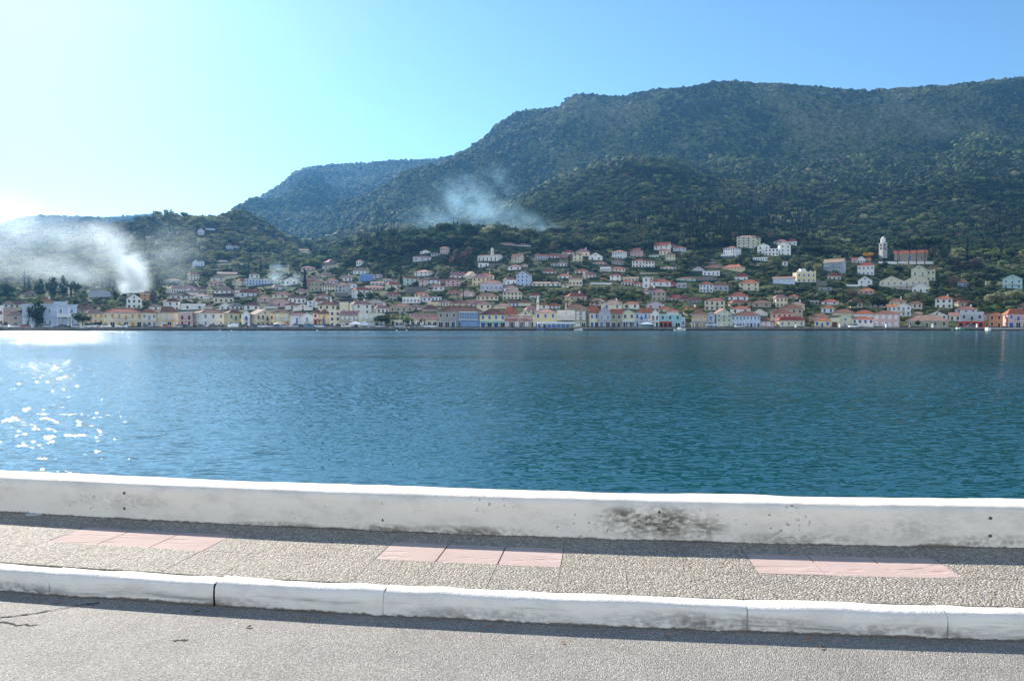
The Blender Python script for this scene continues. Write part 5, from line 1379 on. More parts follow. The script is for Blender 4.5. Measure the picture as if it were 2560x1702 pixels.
# parasols, tents, canopies
def parasol(reg, x0, x1, yt, D, m, lab):
    a, t = rp(reg, x0, yt); b_, _ = rp(reg, x1, yt); W = (b_ - a) / F * D; top = (HZ - t) / F * D + CAMZ - QZ; n = 10; b = MB()
    v = [(0, 0, top)] + [(math.cos(6.283 * k / n) * W / 2, math.sin(6.283 * k / n) * W / 2, top - W * .22) for k in range(n)] + [(math.cos(6.283 * k / n) * W / 2, math.sin(6.283 * k / n) * W / 2, top - W * .22 - .25) for k in range(n)]
    b.add(v, [(0, 1 + k, 1 + (k + 1) % n) for k in range(n)] + [(1 + k, n + 1 + k, n + 1 + (k + 1) % n, 1 + (k + 1) % n) for k in range(n)])
    root = link('parasol', None, loc=(px2u((a + b_) / 2) * D, D, QZ)); link('canopy', b.mesh('canopy', m), root); c = MB(); c.tube((0, 0, 0), (0, 0, top), .05, .04, 6); c.tube((0, 0, 0), (0, 0, .12), .4, .35, 10); link('pole', c.mesh('pole', M_pole), root)
    tag(root, lab, 'parasol', 'parasols on the far quay')
parasol('R3', 282, 425, 1338, 347, M_ycan, 'wide cream parasol left of the orange one on the quay')
parasol('R3', 425, 548, 1350, 347, M_ocanvas, 'orange parasol on the quay before the white lean-roofed house')
for x, lab in ((412, 'closed white parasol before the left end of the taverna'), (510, 'closed white parasol before the middle of the taverna'), (610, 'closed white parasol before the right half of the taverna')):
    px, py = rp('R4', x, 1300); D = 349; b = MB(); b.tube((0, 0, 1.0), (0, 0, 2.0), .22, .26, 8); b.tube((0, 0, 2.0), (0, 0, 3.6), .26, .04, 8); root = link('parasol', None, loc=(px2u(px) * D, D, QZ)); link('canopy', b.mesh('canopy', M_canvas), root)
    c = MB(); c.tube((0, 0, 0), (0, 0, 1.0), .05, .05, 6); c.tube((0, 0, 0), (0, 0, .1), .35, .3, 8); link('pole', c.mesh('pole', M_pole), root); tag(root, lab, 'parasol', 'parasols on the far quay')
def marquee(reg, x0, x1, yt, ye, D, lab, m=None, sides=False, dep=5):
    a, t = rp(reg, x0, yt); b_, e = rp(reg, x1, ye); W = (b_ - a) / F * D; top = (HZ - t) / F * D + CAMZ - QZ; ev = (HZ - e) / F * D + CAMZ - QZ; b = MB()
    b.add([(-W/2, 0, ev), (W/2, 0, ev), (W/2, dep, ev), (-W/2, dep, ev), (0, dep / 2, top)], [(0, 1, 4), (1, 2, 4), (2, 3, 4), (3, 0, 4)])
    b.box(-W/2, W/2, -.03, 0, ev - .3, ev); b.box(-W/2 - .03, -W/2, 0, dep, ev - .3, ev); b.box(W/2, W/2 + .03, 0, dep, ev - .3, ev)
    root = link('marquee', None, loc=(px2u((a + b_) / 2) * D, D, QZ)); link('canopy', b.mesh('canopy', m or M_canvas), root)
    for sx in (-1, 1):
        for y in (.1, dep - .1): c = MB(); c.tube((sx * (W/2 - .1), y, 0), (sx * (W/2 - .1), y, ev), .06, .06, 6); link('leg', c.mesh('leg', M_white), root)
    if sides: c = MB(); c.box(-W/2 + .05, W/2 - .05, dep - .06, dep - .02, 0, ev); c.box(W/2 - .08, W/2 - .03, .2, dep - .1, 0, ev); link('side_wall', c.mesh('side_wall', m or M_canvas), root)
    tag(root, lab, 'marquee'); return root
marquee('R3', 1515, 1690, 1322, 1368, 346, 'open white pyramid marquee left of the big spiky quay tree')
marquee('R3', 1672, 1830, 1322, 1385, 347, 'white marquee with closed sides right beside the open one', sides=True)
marquee('R6', 0, 208, 1366, 1392, 346, 'pale blue white awning tent before the narrow pedimented quay house', M_bcan, sides=True)
def canopy(reg, x0, x1, yt, D, dep, lab, n, m, glaz=None, th=.3, name='canopy_shelter'):
    a, t = rp(reg, x0, yt); b_, _ = rp(reg, x1, yt); W = (b_ - a) / F * D; top = (HZ - t) / F * D + CAMZ - QZ; root = link(name, None, loc=(px2u((a + b_) / 2) * D, D, QZ))
    b = MB(); b.box(-W/2, W/2, 0, dep, top - th, top); link('roof', b.mesh('roof', m), root)
    for k in range(n):
        for y in (.12, dep - .12): c = MB(); x = -W/2 + .15 + (W - .3) * k / (n - 1); c.box(x - .07, x + .07, y - .07, y + .07, 0, top - th); link('post', c.mesh('post', M_white), root)
    if glaz:
        c = MB(); x0_, x1_ = -W/2 + W * .22, W/2 - W * .17; c.box(x0_, x1_, .3, .36, 0, (top - th) * .62); link('tarp_wall', c.mesh('tarp_wall', M_blue), root)
        for k in range(n - 1): g = MB(); x = -W/2 + .25 + (W - .3) * k / (n - 1); g.box(x, x + (W - .3) / (n - 1) - .2, .14, .18, (top - th) * .66, (top - th) * .98); link('glass_panel', g.mesh('glass_panel', M_sh('s')), root)
        for k in range(7): g = MB(); x = -W/2 + W * (.03 + .14 * k); g.box(x, x + .9, 1.2, 2.1, .68, .74); g.box(x + .4, x + .5, 1.6, 1.7, 0, .68); link('table', g.mesh('table', M_fur), root)
    tag(root, lab, 'shelter'); return root
canopy('R5', 396, 994, 1346, 343, 6, 'long white glazed quay canopy with blue tarpaulin walls', 9, M_white, True, .8)
canopy('R6', 948, 1222, 1398, 346, 4, 'thin flat white canopy before the tall pale gabled house', 5, M_white)
canopy('R6', 748, 945, 1378, 347, 5, 'grey striped pergola before the tan brown quay house', 6, M_sh('s'))
canopy('R5', 1725, 1990, 1345, 347, 6, 'grey roofed pergola terrace before the pale green-yellow gabled house', 6, M_sh('s'))
# jetty at the right
px0, _ = rp('R8', 1490, 0); px1 = 2640; D = 335; b = MB(); b.box(px2u(px0) * D, px2u(px1) * D, 335, 340.3, .35, 1.12); o = link('jetty', b.mesh('jetty', M_conc)); tag(o, 'low concrete jetty before the pink house at the right edge', 'jetty')
b = MB(); x = px2u(rp('R8', 1447, 0)[0]) * D; x2 = px2u(px0) * D - .02; b.box(x, x2, 334.8, 337, -.5, 1.30); link('end_block', b.mesh('end_block', M_white), o)
for k in range(7): c = MB(); xx = px2u(px0) * D + 2 + k * 4.2; c.tube((xx, 335.6, -1.5), (xx, 335.6, .35), .3, .3, 8); link('pile', c.mesh('pile', M_wet), o)
# boats
def boat(px, D, L, m, lab, cab=None):
    b = MB(); n = 9; rings = []
    for k in range(n):
        t = k / (n - 1); x = -L/2 + L * t; w = L * .17 * (math.sin(min(1, (1 - t) * 2.2) * math.pi / 2)) * (.75 + .25 * min(1, t * 4)); sh = .55 + .35 * t * t
        rings.append([(x, -w, sh), (x, -w * .8, .15), (x, 0, -.15), (x, w * .8, .15), (x, w, sh), (x, w * .86, sh - .02), (x, 0, .22), (x, -w * .86, sh - .02)])
    v = [p for r_ in rings for p in r_]; f = [(k * 8 + i, k * 8 + (i + 1) % 8, (k + 1) * 8 + (i + 1) % 8, (k + 1) * 8 + i) for k in range(n - 1) for i in range(8)] + [tuple(range(8))]
    b.add(v, f); root = link('boat', None, loc=(px2u(px) * D, D, 0)); link('hull', b.mesh('hull', m), root)
    if cab: c = MB(); c.box(-L * .15, L * .12, -.5, .5, .3, 1.3); c.box(-L * .18, L * .15, -.6, .6, 1.3, 1.4); link('cabin', c.mesh('cabin', M_white), root)
    c = MB(); c.box(-L * .3, -L * .25, -L * .13, L * .13, .38, .44); c.box(L * .1, L * .15, -L * .12, L * .12, .42, .48); link('seat', c.mesh('seat', M_white), root)
    tag(root, lab, 'boat', 'small boats moored at the far quay')
boat(rp('R8', 1020, 0)[0], 338, 5.5, mat('green_hull', (.05, .22, .14), .5), 'small green boat moored left of the orange-red shop floor', True)
boat(rp('R6', 578, 0)[0], 337.5, 5, M_white, 'small white boat moored before the turquoise quay house', True)
boat(rp('R5', 1040, 0)[0], 337, 3.6, M_white, 'white rowing boat at the right end of the glazed canopy')
boat(rp('R5', 455, 0)[0], 337, 3.2, M_blue, 'dark blue rowing boat at the left end of the glazed canopy')
bb = MB(); bb.tube((0, 0, -.3), (0, 0, .18), .3, .36, 10); bb.tube((0, 0, .18), (0, 0, .42), .36, .12, 10); BM_ = bb.mesh('buoy', M_white)
for reg, x, D, lab in (('R2', 1595, 325, 'white buoy before the white blocky quay house'), ('R2', 1795, 312, 'white buoy before the yellow green-shuttered house'), ('R4', 200, 318, 'white buoy before the low cream kiosk'), ('R4', 355, 326, 'white buoy before the left end of the long taverna'), ('R3', 1000, 318, 'white buoy before the cream red-door house')):
    tag(link('buoy', BM_, loc=(qx(reg, x, D), D, 0)), lab, 'buoy', 'white buoys off the quay')
# people, a few pixels tall on the quay
def person(px, D, jacket, legs, lab):
    me = bpy.data.meshes.new('person'); V = [(0, 0, .95), (0, 0, 1.2), (0, -.01, 1.42), (0, -.01, 1.52), (0, -.02, 1.66), (0, -.02, 1.76), (-.1, 0, .9), (-.12, -.02, .48), (-.13, .02, .07), (-.13, -.14, .04), (.1, 0, .9), (.13, .05, .48), (.14, .09, .07), (.14, -.07, .04), (-.2, 0, 1.40), (-.27, .03, 1.12), (-.25, -.08, .86), (.2, 0, 1.40), (.27, .03, 1.12), (.25, -.08, .86)]
    E = [(0, 1), (1, 2), (2, 3), (3, 4), (4, 5), (0, 6), (6, 7), (7, 8), (8, 9), (0, 10), (10, 11), (11, 12), (12, 13), (2, 14), (14, 15), (15, 16), (2, 17), (17, 18), (18, 19)]
    Rr = [.15, .14, .15, .06, .105, .08, .09, .065, .045, .04, .09, .065, .045, .04, .065, .05, .035, .065, .05, .035]
    me.from_pydata(V, E, []); o = link('person', me, loc=(px2u(px) * D, D, QZ)); md = o.modifiers.new('skin', 'SKIN'); me.skin_vertices[0].data[0].use_root = True
    for k, r_ in enumerate(Rr): me.skin_vertices[0].data[k].radius = (r_, r_ * .75)
    o.modifiers.new('sub', 'SUBSURF').levels = 1
    m = bpy.data.materials.new('clothing'); m.use_nodes = True; nt = m.node_tree; g = nd(nt, 'ShaderNodeTexCoord'); sp = nd(nt, 'ShaderNodeSeparateXYZ'); nt.links.new(g.outputs['Object'], sp.inputs[0])
    c = ramp(nt, mth(nt, 'DIVIDE', sp.outputs[2], 1.8), [(0.0, (.03, .03, .03)), (.06, legs), (.52, jacket), (.84, (.45, .28, .2)), (.94, (.05, .035, .02))])
    for n_ in nt.nodes:
        if n_.type == 'VALTORGB': n_.color_ramp.interpolation = 'CONSTANT'
    nt.links.new(c, nt.nodes['Principled BSDF'].inputs['Base Color']); me.materials.append(m); tag(o, lab, 'person', 'people on the far quay')
person(rp('R3', 1453, 0)[0], 342.2, (.65, .60, .08), (.05, .06, .12), 'person in a yellow jacket standing at the quay edge before the marquees')
person(rp('R2', 1615, 0)[0], 342.4, (.65, .65, .62), (.08, .08, .10), 'person in a white top on the quay left of the white van')
person(rp('R4', 1325, 0)[0], 342.4, (.05, .05, .07), (.04, .04, .06), 'person in dark clothes before the big stone quay building')
person(rp('R1', 1948, 0)[0], 342.4, (.05, .05, .07), (.04, .04, .06), 'person in dark clothes before the long orange-shuttered building')
# mansion front: porch and stepped parapet
for o, a_, _l in HOUSES:
    if o.name.startswith('mansion') and o.get('label', '').startswith('pale blue'):
        k = 358 / F; w = lambda x: (x - 872) / 6.938 * k * math.cos(math.atan(px2u(a_['x']))); z = lambda y: (1240 - y) / 6.938 * k
        b = MB(); b.box(w(935), w(1165), -.25, 1.2, z(850) + .22, z(790)); b.box(w(965), w(1110), -.32, -.25, z(835), z(800)); b.box(w(395) - .4, w(1350) + .4, -.45, -.12, z(865), z(845)); link('parapet', b.mesh('parapet', M_wallc('b')), o)
        b = MB(); b.box(w(990), w(1255), -3.0, -.005, z(1062), z(1040)); link('porch_roof', b.mesh('porch_roof', M_trim), o); b = MB()
        for x in (1000, 1060, 1190, 1245): c = MB(); c.tube((w(x), -2.7, 0), (w(x), -2.7, z(1062)), .22, .18, 10); link('column', c.mesh('column', M_trim), o)
        b.box(w(990), w(1255), -3.0, -2.9, z(1040), z(1010)); link('balustrade', b.mesh('balustrade', M_trim), o)
        for x in (890, 1000, 1090, 1200): c = MB(); c.box(w(x) - .18, w(x) + .18, -.12, -.003, z(1010), z(880)); link('pilaster', c.mesh('pilaster', M_trim), o)
    if o.get('label', '').startswith('yellow mansion'):
        k = a_['D'] / F; b = MB(); W_ = 270 / 5.809 * k; e = 150 / 5.809 * k
        for j in range(5): x = -W_ / 2 + W_ * j / 4; b.tube((x, .3, e + .2), (x, .3, e + 1.6), .45, .30, 8)
        b.box(-W_ * .32, -W_ * .02, .5, 3, e + .2, e + 2.8); link('parapet', b.mesh('parapet', M_trim), o)
    if o.get('label', '').startswith('big grey stone'):
        k = 358 / F; ca = math.cos(math.atan(px2u(a_['x']))); w = lambda x: (x - 1195) / 6.271 * k * ca; z = lambda y: (1442 - y) / 6.271 * k
        b = MB(); b.box(w(1180), w(1462), -1.6, -.15, z(1322), z(1312)); b.box(w(1180), w(1462), -1.6, -.15, z(1208), z(1200)); link('veranda_deck', b.mesh('veranda_deck', M_trim), o)
        for j in range(8): c = MB(); x = w(1184) + (w(1458) - w(1184)) * j / 7; c.box(x - .09, x + .09, -1.6, -1.42, z(1312), z(1208)); link('veranda_post', c.mesh('veranda_post', mat('blue_frame', (.35, .5, .75), .6) if j == 0 else c_m), o); c_m = bpy.data.materials['blue_frame']
        for j in range(7): c = MB(); x = w(1184) + (w(1458) - w(1184)) * j / 7; c.box(x + .12, x + 1.15, -1.5, -1.46, z(1300), z(1215)); link('veranda_glass', c.mesh('veranda_glass', M_sh('s')), o)
        b = MB(); b.box(w(1110), w(1130), -1.2, -.15, 0, z(1325)); b.box(w(1130), w(1500), -1.2, -.15, z(1335), z(1325)); b.box(w(1190), w(1200), -1.2, -.15, 0, z(1335)); link('shop_frame', b.mesh('shop_frame', c_m), o)
        b = MB(); b.box(w(1210), w(1490), -.5, -.15, 0, z(1342)); link('shop_front', b.mesh('shop_front', mat('blue_wall', (.22, .34, .55), .7)), o)
    if o.get('label', '').startswith('turquoise') or o.get('label', '').startswith('grey-blue quay house with orange'):
        rd = mat('red_shopfront', (.52, .10, .06), .8); k = 358 / F; t = o['label'].startswith('turq'); W_ = (324 if t else 340) / 5.809 * k; h = 88 / 5.809 * k
        b = MB(); b.box(-W_ / 2 - .08, (W_ * .08 if t else W_ / 2 + .08), -.35, -.10, 0, h); link('shop_front', b.mesh('shop_front', rd), o)
        for j in range(3 if t else 4): g = MB(); x = -W_ / 2 + .5 + j * (W_ * (.56 if t else .96)) / (3 if t else 4); g.box(x, x + W_ * .12, -.40, -.35, .2, h * .75); link('shop_window', g.mesh('shop_window', M_sh('d')), o)
# bell towers
RECTS.append((2202, 2219, 590, 655, 705)); RECTS.append((2225, 2370, 590, 640, 690)); RECTS.append((1341, 1348, 740, 772, 385))
def box_at(name, reg, x0, x1, yt, yb, D, dep, m, parent=None):
    a, t = rp(reg, x0, yt); b_, e = rp(reg, x1, yb); W = (b_ - a) / F * D; h = (e - t) / F * D; z = (HZ - e) / F * D + CAMZ; return (a + b_) / 2, W, h, z
DT = where(2210, 650) + 1; pxm, W, h, z = box_at('', 'R7', 1640, 1732, 215, 480, DT, 5, None); root = link('bell_tower', None, loc=(px2u(pxm) * DT, DT, z), rotz=.25); W *= .85
def opening_tower(root, W, h, m, levels):
    b = MB(); b.box(-W/2, W/2, 0, W, -8, h * levels[0]); z0 = h * levels[0]
    for q in levels[1:]:
        z1 = h * q
        for sx in (-1, 1):
            for y in (0, W * .78): b.box(*sorted((sx * W / 2, sx * W * .24)), y, y + W * .22, z0, z1 - W * .16)
        b.box(-W/2, W/2, 0, W, z1 - W * .16, z1); b.box(-W/2 - .12, W/2 + .12, -.12, W + .12, z1, z1 + .2); z0 = z1 + .2
    link('wall', b.mesh('wall', m), root); return z0
zt = opening_tower(root, W, h, mat('tower_stone', (.55, .53, .50), .9, noise=.3, nscale=.8), (.62, .80, .98)); b = MB(); n = 8; r_ = W * .42
b.add([(math.cos(6.283 * k / n) * r_, W/2 + math.sin(6.283 * k / n) * r_, zt) for k in range(n)] + [(math.cos(6.283 * k / n) * r_, W/2 + math.sin(6.283 * k / n) * r_, zt + 3.2) for k in range(n)] + [(0, W/2, zt + 5.6)], [(k, (k + 1) % n, n + (k + 1) % n, n + k) for k in range(n)] + [(n + k, n + (k + 1) % n, 2 * n) for k in range(n)])
link('lantern', b.mesh('lantern', M_wallc('w')), root); c = MB(); c.tube((0, W * .5, h * .84), (0, W * .5, h * .90), .5, .25, 8); link('bell', c.mesh('bell', mat('bronze', (.12, .09, .04), .5, metal=.5)), root)
tag(root, 'tall grey stone bell tower with octagonal white lantern beside the stone pines', 'bell tower')
pxm, W, h, z = box_at('', 'R5', 387, 424, 1005, 1140, 385, 3, None); root = link('bell_tower', None, loc=(px2u(pxm) * 385, 385, z)); zt = opening_tower(root, W, h, M_wallc('w'), (.45, .8)); b = MB()
b.add([(-W/2, 0, zt), (W/2, 0, zt), (W/2, W, zt), (-W/2, W, zt), (0, W/2, zt + 3.6)], [(0, 1, 4), (1, 2, 4), (2, 3, 4), (3, 0, 4)]); link('spire', b.mesh('spire', M_wallc('w')), root); c = MB(); c.tube((0, W/2, zt + 3.5), (0, W/2, zt + 4.6), .05, .05, 5); c.box(-.3, .3, W/2 - .04, W/2 + .04, zt + 4.1, zt + 4.2); link('cross', c.mesh('cross', M_pole), root)
tag(root, 'small white belfry with pointed spire behind the yellow square-shuttered house', 'bell tower')
pxm, W, h, z = box_at('', 'R5', 836, 856, 1058, 1170, 372, 2, None); b = MB(); b.box(-W/2, W/2, 0, W, -2, h); b.box(-W/2 - .15, W/2 + .15, -.15, W + .15, h, h + .3); tag(link('brick_stack', b.mesh('brick_stack', M_wallc('p')), loc=(px2u(pxm) * 372, 372, z)), 'slim pink square chimney stack behind the blank white box', 'chimney stack')
for o, a_, _l in HOUSES:
    if o.get('label', '').startswith('long white church'):
        b = MB(); b.box(2.5, 3.0, 1, 2, 10.5 * .66, 10.3); b.box(4.0, 4.5, 1, 2, 10.5 * .66, 10.3); b.box(2.4, 4.6, .9, 2.1, 10.3, 10.8); b.add([(2.4, .9, 10.8), (4.6, .9, 10.8), (3.5, .9, 12), (2.4, 2.1, 10.8), (4.6, 2.1, 10.8), (3.5, 2.1, 12)], [(0, 1, 2), (3, 5, 4), (0, 2, 5, 3), (1, 4, 5, 2)]); b.box(2.4, 4.6, .9, 2.1, 5.5, 7.2); link('belfry', b.mesh('belfry', M_wallc('w')), o)
# walls on the slopes
def terrace(reg, x0, x1, yt, yb, m, lab, cat='wall'):
    a, t = rp(reg, x0, yt); b_, e = rp(reg, x1, yb); n = max(3, int((b_ - a) / 8)); D = where((a + b_) / 2, e); v = []; f = []
    for k in range(n + 1):
        px = a + (b_ - a) * k / n; X = px2u(px) * D; zt_ = (HZ - t) / F * D + CAMZ; zb_ = min((HZ - e) / F * D + CAMZ, tz(px, D)) - 3; v += [(X, D, zb_), (X, D, zt_), (X, D + .6, zt_), (X, D + .6, zb_)]
    for k in range(n): i = 4 * k; f += [(i, i + 4, i + 5, i + 1), (i + 1, i + 5, i + 6, i + 2), (i + 3, i + 2, i + 6, i + 7)]
    f += [(0, 1, 2, 3), (4 * n, 4 * n + 3, 4 * n + 2, 4 * n + 1)]; tag(link('retaining_wall', mk('retaining_wall', v, f, m)), lab, cat, 'retaining walls on the slope', kind='thing'); RECTS.append((a, b_, t, e, D))
terrace('R8', -140, 655, 488, 545, M_wallc('w'), 'long white retaining wall under the tan church')
terrace('R4', 1650, 1862, 432, 505, M_fnd, 'grey stone retaining wall right of the church annex')
terrace('R6', 800, 1110, 705, 782, M_fnd, 'brownish stone retaining wall under the white flat terrace house')
terrace('R8', 1410, 1650, 775, 850, M_wallc('t'), 'reddish brown earth wall left of the mint gabled house')
terrace('R7', 700, 850, 768, 850, M_fnd, 'grey retaining wall right of the yellow battlement mansion')
terrace('R4', 330, 640, 800, 890, M_fnd, 'stone base wall under the mint green house')
terrace('R3', 1290, 1500, 860, 940, M_fnd, 'old stone wall under the tall grey-blue house')
terrace('R6', 0, 250, 650, 700, M_wallc('t'), 'tan retaining wall below the white four-door house')
terrace('R6', 1230, 1400, 1070, 1085, M_wallc('w'), 'short white terrace wall before the three blue shutters')
terrace('R7', 1140, 1310, 822, 870, M_wallc('w'), 'white sloping garden wall left of the blue-door gable')
terrace('R5', 1230, 1560, 735, 765, M_wallc('w'), 'white garden wall above the olive grove')
terrace('R6', 1520, 1620, 650, 665, M_fnd, 'short grey wall right of the yellow arcade house')
_RA = np.array(RECTS)
def clear_of_town(X, Y, Z, w, h, px, py):
    """keep shrubs off the houses' footprints and from hiding their fronts"""
    ok = np.ones(len(X), bool); pw = w / Y * F / 2; ph = h / Y * F
    for x0, x1, yt, yb, D in _RA:
        H = yb - yt; near = (Y < D + 12) & (Y > D - 170) & (px + pw > x0) & (px - pw < x1) & (py - ph < yb - .22 * H) & (py > yt)
        foot = (np.abs(Y - D - 4) < 9) & (px + pw * .5 > x0) & (px - pw * .5 < x1)
        ok &= ~(near | foot)
    return ok
# ------------------------------------------------------------------ forest on the hills (nobody could count it)
def blob_mesh(name, m, sx, sz, seed, sub=2, rough=0.28):
    bm = bmesh.new(); bmesh.ops.create_icosphere(bm, subdivisions=sub, radius=0.5); r_ = random.Random(seed)
    o = seed * 3.7
    for v in bm.verts:
        d = v.co.normalized(); k = 1 + rough * float(fbm(np.array([d.x * 2.6 + o]), np.array([d.y * 2.6 + d.z * 3.1 + o]), 3)[0]) + r_.uniform(-.07, .07)
        v.co = Vector((d.x * sx * .5 * k, d.y * sx * .5 * k, (d.z * .5 * k + .42) * sz))
    me = bpy.data.meshes.new(name); bm.to_mesh(me); bm.free(); me.materials.append(m); return me
def scatter(name, pts, scl, rot, idx, templates, label=None):
    """one stuff object: points carrying clump copies through geometry nodes"""
    lib = bpy.data.collections.new(name + '_clumps')
    for k, me in enumerate(templates):
        o = bpy.data.objects.new(f'{name}_clump_{chr(97 + k)}', me); lib.objects.link(o)
    me = bpy.data.meshes.new(name); n = len(pts); me.vertices.add(n); me.vertices.foreach_set('co', np.asarray(pts, np.float32).ravel())
    for nm, ty, arr in (('scl', 'FLOAT_VECTOR', scl), ('rz', 'FLOAT', rot), ('pick', 'INT', idx)):
        a = me.attributes.new(nm, ty, 'POINT'); a.data.foreach_set('vector' if ty == 'FLOAT_VECTOR' else 'value', np.asarray(arr, np.int32 if ty == 'INT' else np.float32).ravel())
    o = link(name, me); ng = bpy.data.node_groups.new(name, 'GeometryNodeTree')
    ng.interface.new_socket('Geometry', in_out='INPUT', socket_type='NodeSocketGeometry'); ng.interface.new_socket('Geometry', in_out='OUTPUT', socket_type='NodeSocketGeometry')
    gi = ng.nodes.new('NodeGroupInput'); go = ng.nodes.new('NodeGroupOutput'); iop = ng.nodes.new('GeometryNodeInstanceOnPoints'); ci = ng.nodes.new('GeometryNodeCollectionInfo')
    ci.inputs[0].default_value = lib; ci.inputs[1].default_value = True; ci.inputs[2].default_value = True
    def attr(nm, ty):
        a = ng.nodes.new('GeometryNodeInputNamedAttribute'); a.data_type = ty; a.inputs[0].default_value = nm; return a.outputs[0]
    L = ng.links; L.new(gi.outputs[0], iop.inputs['Points']); L.new(ci.outputs[0], iop.inputs['Instance']); iop.inputs['Pick Instance'].default_value = True
    L.new(attr('pick', 'INT'), iop.inputs['Instance Index']); L.new(attr('scl', 'FLOAT_VECTOR'), iop.inputs['Scale'])
    cx = ng.nodes.new('ShaderNodeCombineXYZ'); L.new(attr('rz', 'FLOAT'), cx.inputs[2]); L.new(cx.outputs[0], iop.inputs['Rotation'])
    L.new(iop.outputs[0], go.inputs[0]); md = o.modifiers.new('clumps', 'NODES'); md.node_group = ng
    tag(o, kind='stuff'); return o
_row = HZ - (TZ - CAMZ) / YY * F                       # apparent row of every terrain vertex
_run = np.minimum.accumulate(_row, axis=0)
_prev = np.vstack([_run[:1] + 1, _run[:-1]])
vis = np.clip(_prev - _row, 0, None) + np.where(_row < _prev + 6, 0.05, 0.008)   # seen rows, plus a thin cover on what is hidden
def pick_cells(d0, d1, n):
    sel = (tD >= d0) & (tD < d1); ii = np.where(sel)[0]; wgt = vis[ii] * np.where((tpx > -250) & (tpx < 2810), 1.0, 0.30)[None, :]; n = int(n * 1.02)
    p = (wgt / wgt.sum()).ravel(); c = rng.choice(p.size, n, p=p); i = ii[c // NC]; j = c % NC
    fi = rng.random(n); fj = rng.random(n); i2 = np.minimum(i + 1, NR - 1); j2 = np.minimum(j + 1, NC - 1)
    def bl(A): return (A[i, j] * (1 - fj) + A[i, j2] * fj) * (1 - fi) + (A[i2, j] * (1 - fj) + A[i2, j2] * fj) * fi
    return bl(XX), bl(YY), bl(TZ)
def bumpy(px, py, box, k=1.0):
    x0, x1, y0, y1 = box; return np.clip(1 - ((px - (x0 + x1) / 2) / ((x1 - x0) / 2)) ** 2 - ((py - (y0 + y1) / 2) / ((y1 - y0) / 2)) ** 2, 0, 1) * k
def forest(name, d0, d1, n, base, town=False):
    X, Y, Z = pick_cells(d0, d1, n); n = len(X); px = CX + X / Y * F; py = HZ - (Z - CAMZ) / Y * F
    nz = fbm(X / 60, Y / 60, 3); nz2 = fbm(X / 220 + 9, Y / 260, 3)
    cyp = 0.006 + 0.03 * (nz2 > .45)
    for bx, k in (((1500, 2150, 500, 640), .55), ((2380, 2640, 520, 640), .45), ((1980, 2120, 400, 500), .3), ((800, 1040, 560, 640), .25), ((1850, 2020, 420, 500), .4)):
        cyp = np.maximum(cyp, bumpy(px, py, bx, k) * (nz > -.25))
    u = rng.random(n); idx = np.zeros(n, int)
    t = nz * .5 + nz2 * .6 + rng.normal(0, .35, n)
    idx = np.where(t > .35, 0, np.where(t > -.25, 1, 2)) * 2 + (rng.random(n) > .5)     # olive / green / dark, two shapes each
    idx = np.where(rng.random(n) < .015, 6, idx)                                          # brown
    iscyp = u < cyp; idx = np.where(iscyp, 7, idx)
    far = np.clip((Y - 900) / 1500, 0, 1)
    w = base * rng.lognormal(0, .28, n) * (1 + .25 * far); h = w * rng.uniform(.72, 1.05, n)
    h = np.where(iscyp, rng.uniform(7, 12.5, n), h); w = np.where(iscyp, h * .24, w)
    # bare patches of scrub on the ridges
    keep = np.ones(n, bool)
    for bx, k in (((2000, 2240, 396, 440), .75), ((1380, 1560, 300, 345), .6), ((1560, 1760, 370, 410), .5), ((2190, 2330, 318, 395), .55)):
        keep &= ~(rng.random(n) < bumpy(px, py, bx, k) * (nz > -.2))
    if town: keep &= clear_of_town(X, Y, Z, w, h, px, py)
    X, Y, Z, w, h, idx, px, py = (a[keep] for a in (X, Y, Z, w, h, idx, px, py))
    pts = np.stack([X, Y, Z - w * .08], -1); scl = np.stack([w, w, h], -1)
    return pts, scl, rng.uniform(0, 6.28, len(X)), idx
far_t = [blob_mesh('c', m, 1, 1, 5 + k, 2, .34) for k, m in enumerate((M_olive, M_olive, M_green, M_green, M_dark, M_dark, M_brown))] + [blob_mesh('c', M_cyp, 1, 1, 31, 2, .12)]
for v in far_t[7].vertices: v.co.x *= max(.15, 1 - v.co.z * .8); v.co.y *= max(.15, 1 - v.co.z * .8)
near_t = [leafy_mesh('c', m, 'round', 260, .085, 50 + k) for k, m in enumerate((M_olive, M_olive, M_green, M_green, M_dark, M_dark))] + [leafy_mesh('c', M_brown, 'bare', 260, .09, 71), leafy_mesh('c', M_cyp, 'cypress', 260, .09, 72)]
scatter('mountain_forest', *forest('f', 1150, 3900, 120000, 5.6), far_t)
scatter('hill_forest', *forest('f', 640, 1150, 26000, 6.5, True), near_t)
scatter('town_shrubbery', *forest('f', 372, 640, 13000, 3.3, True), near_t)
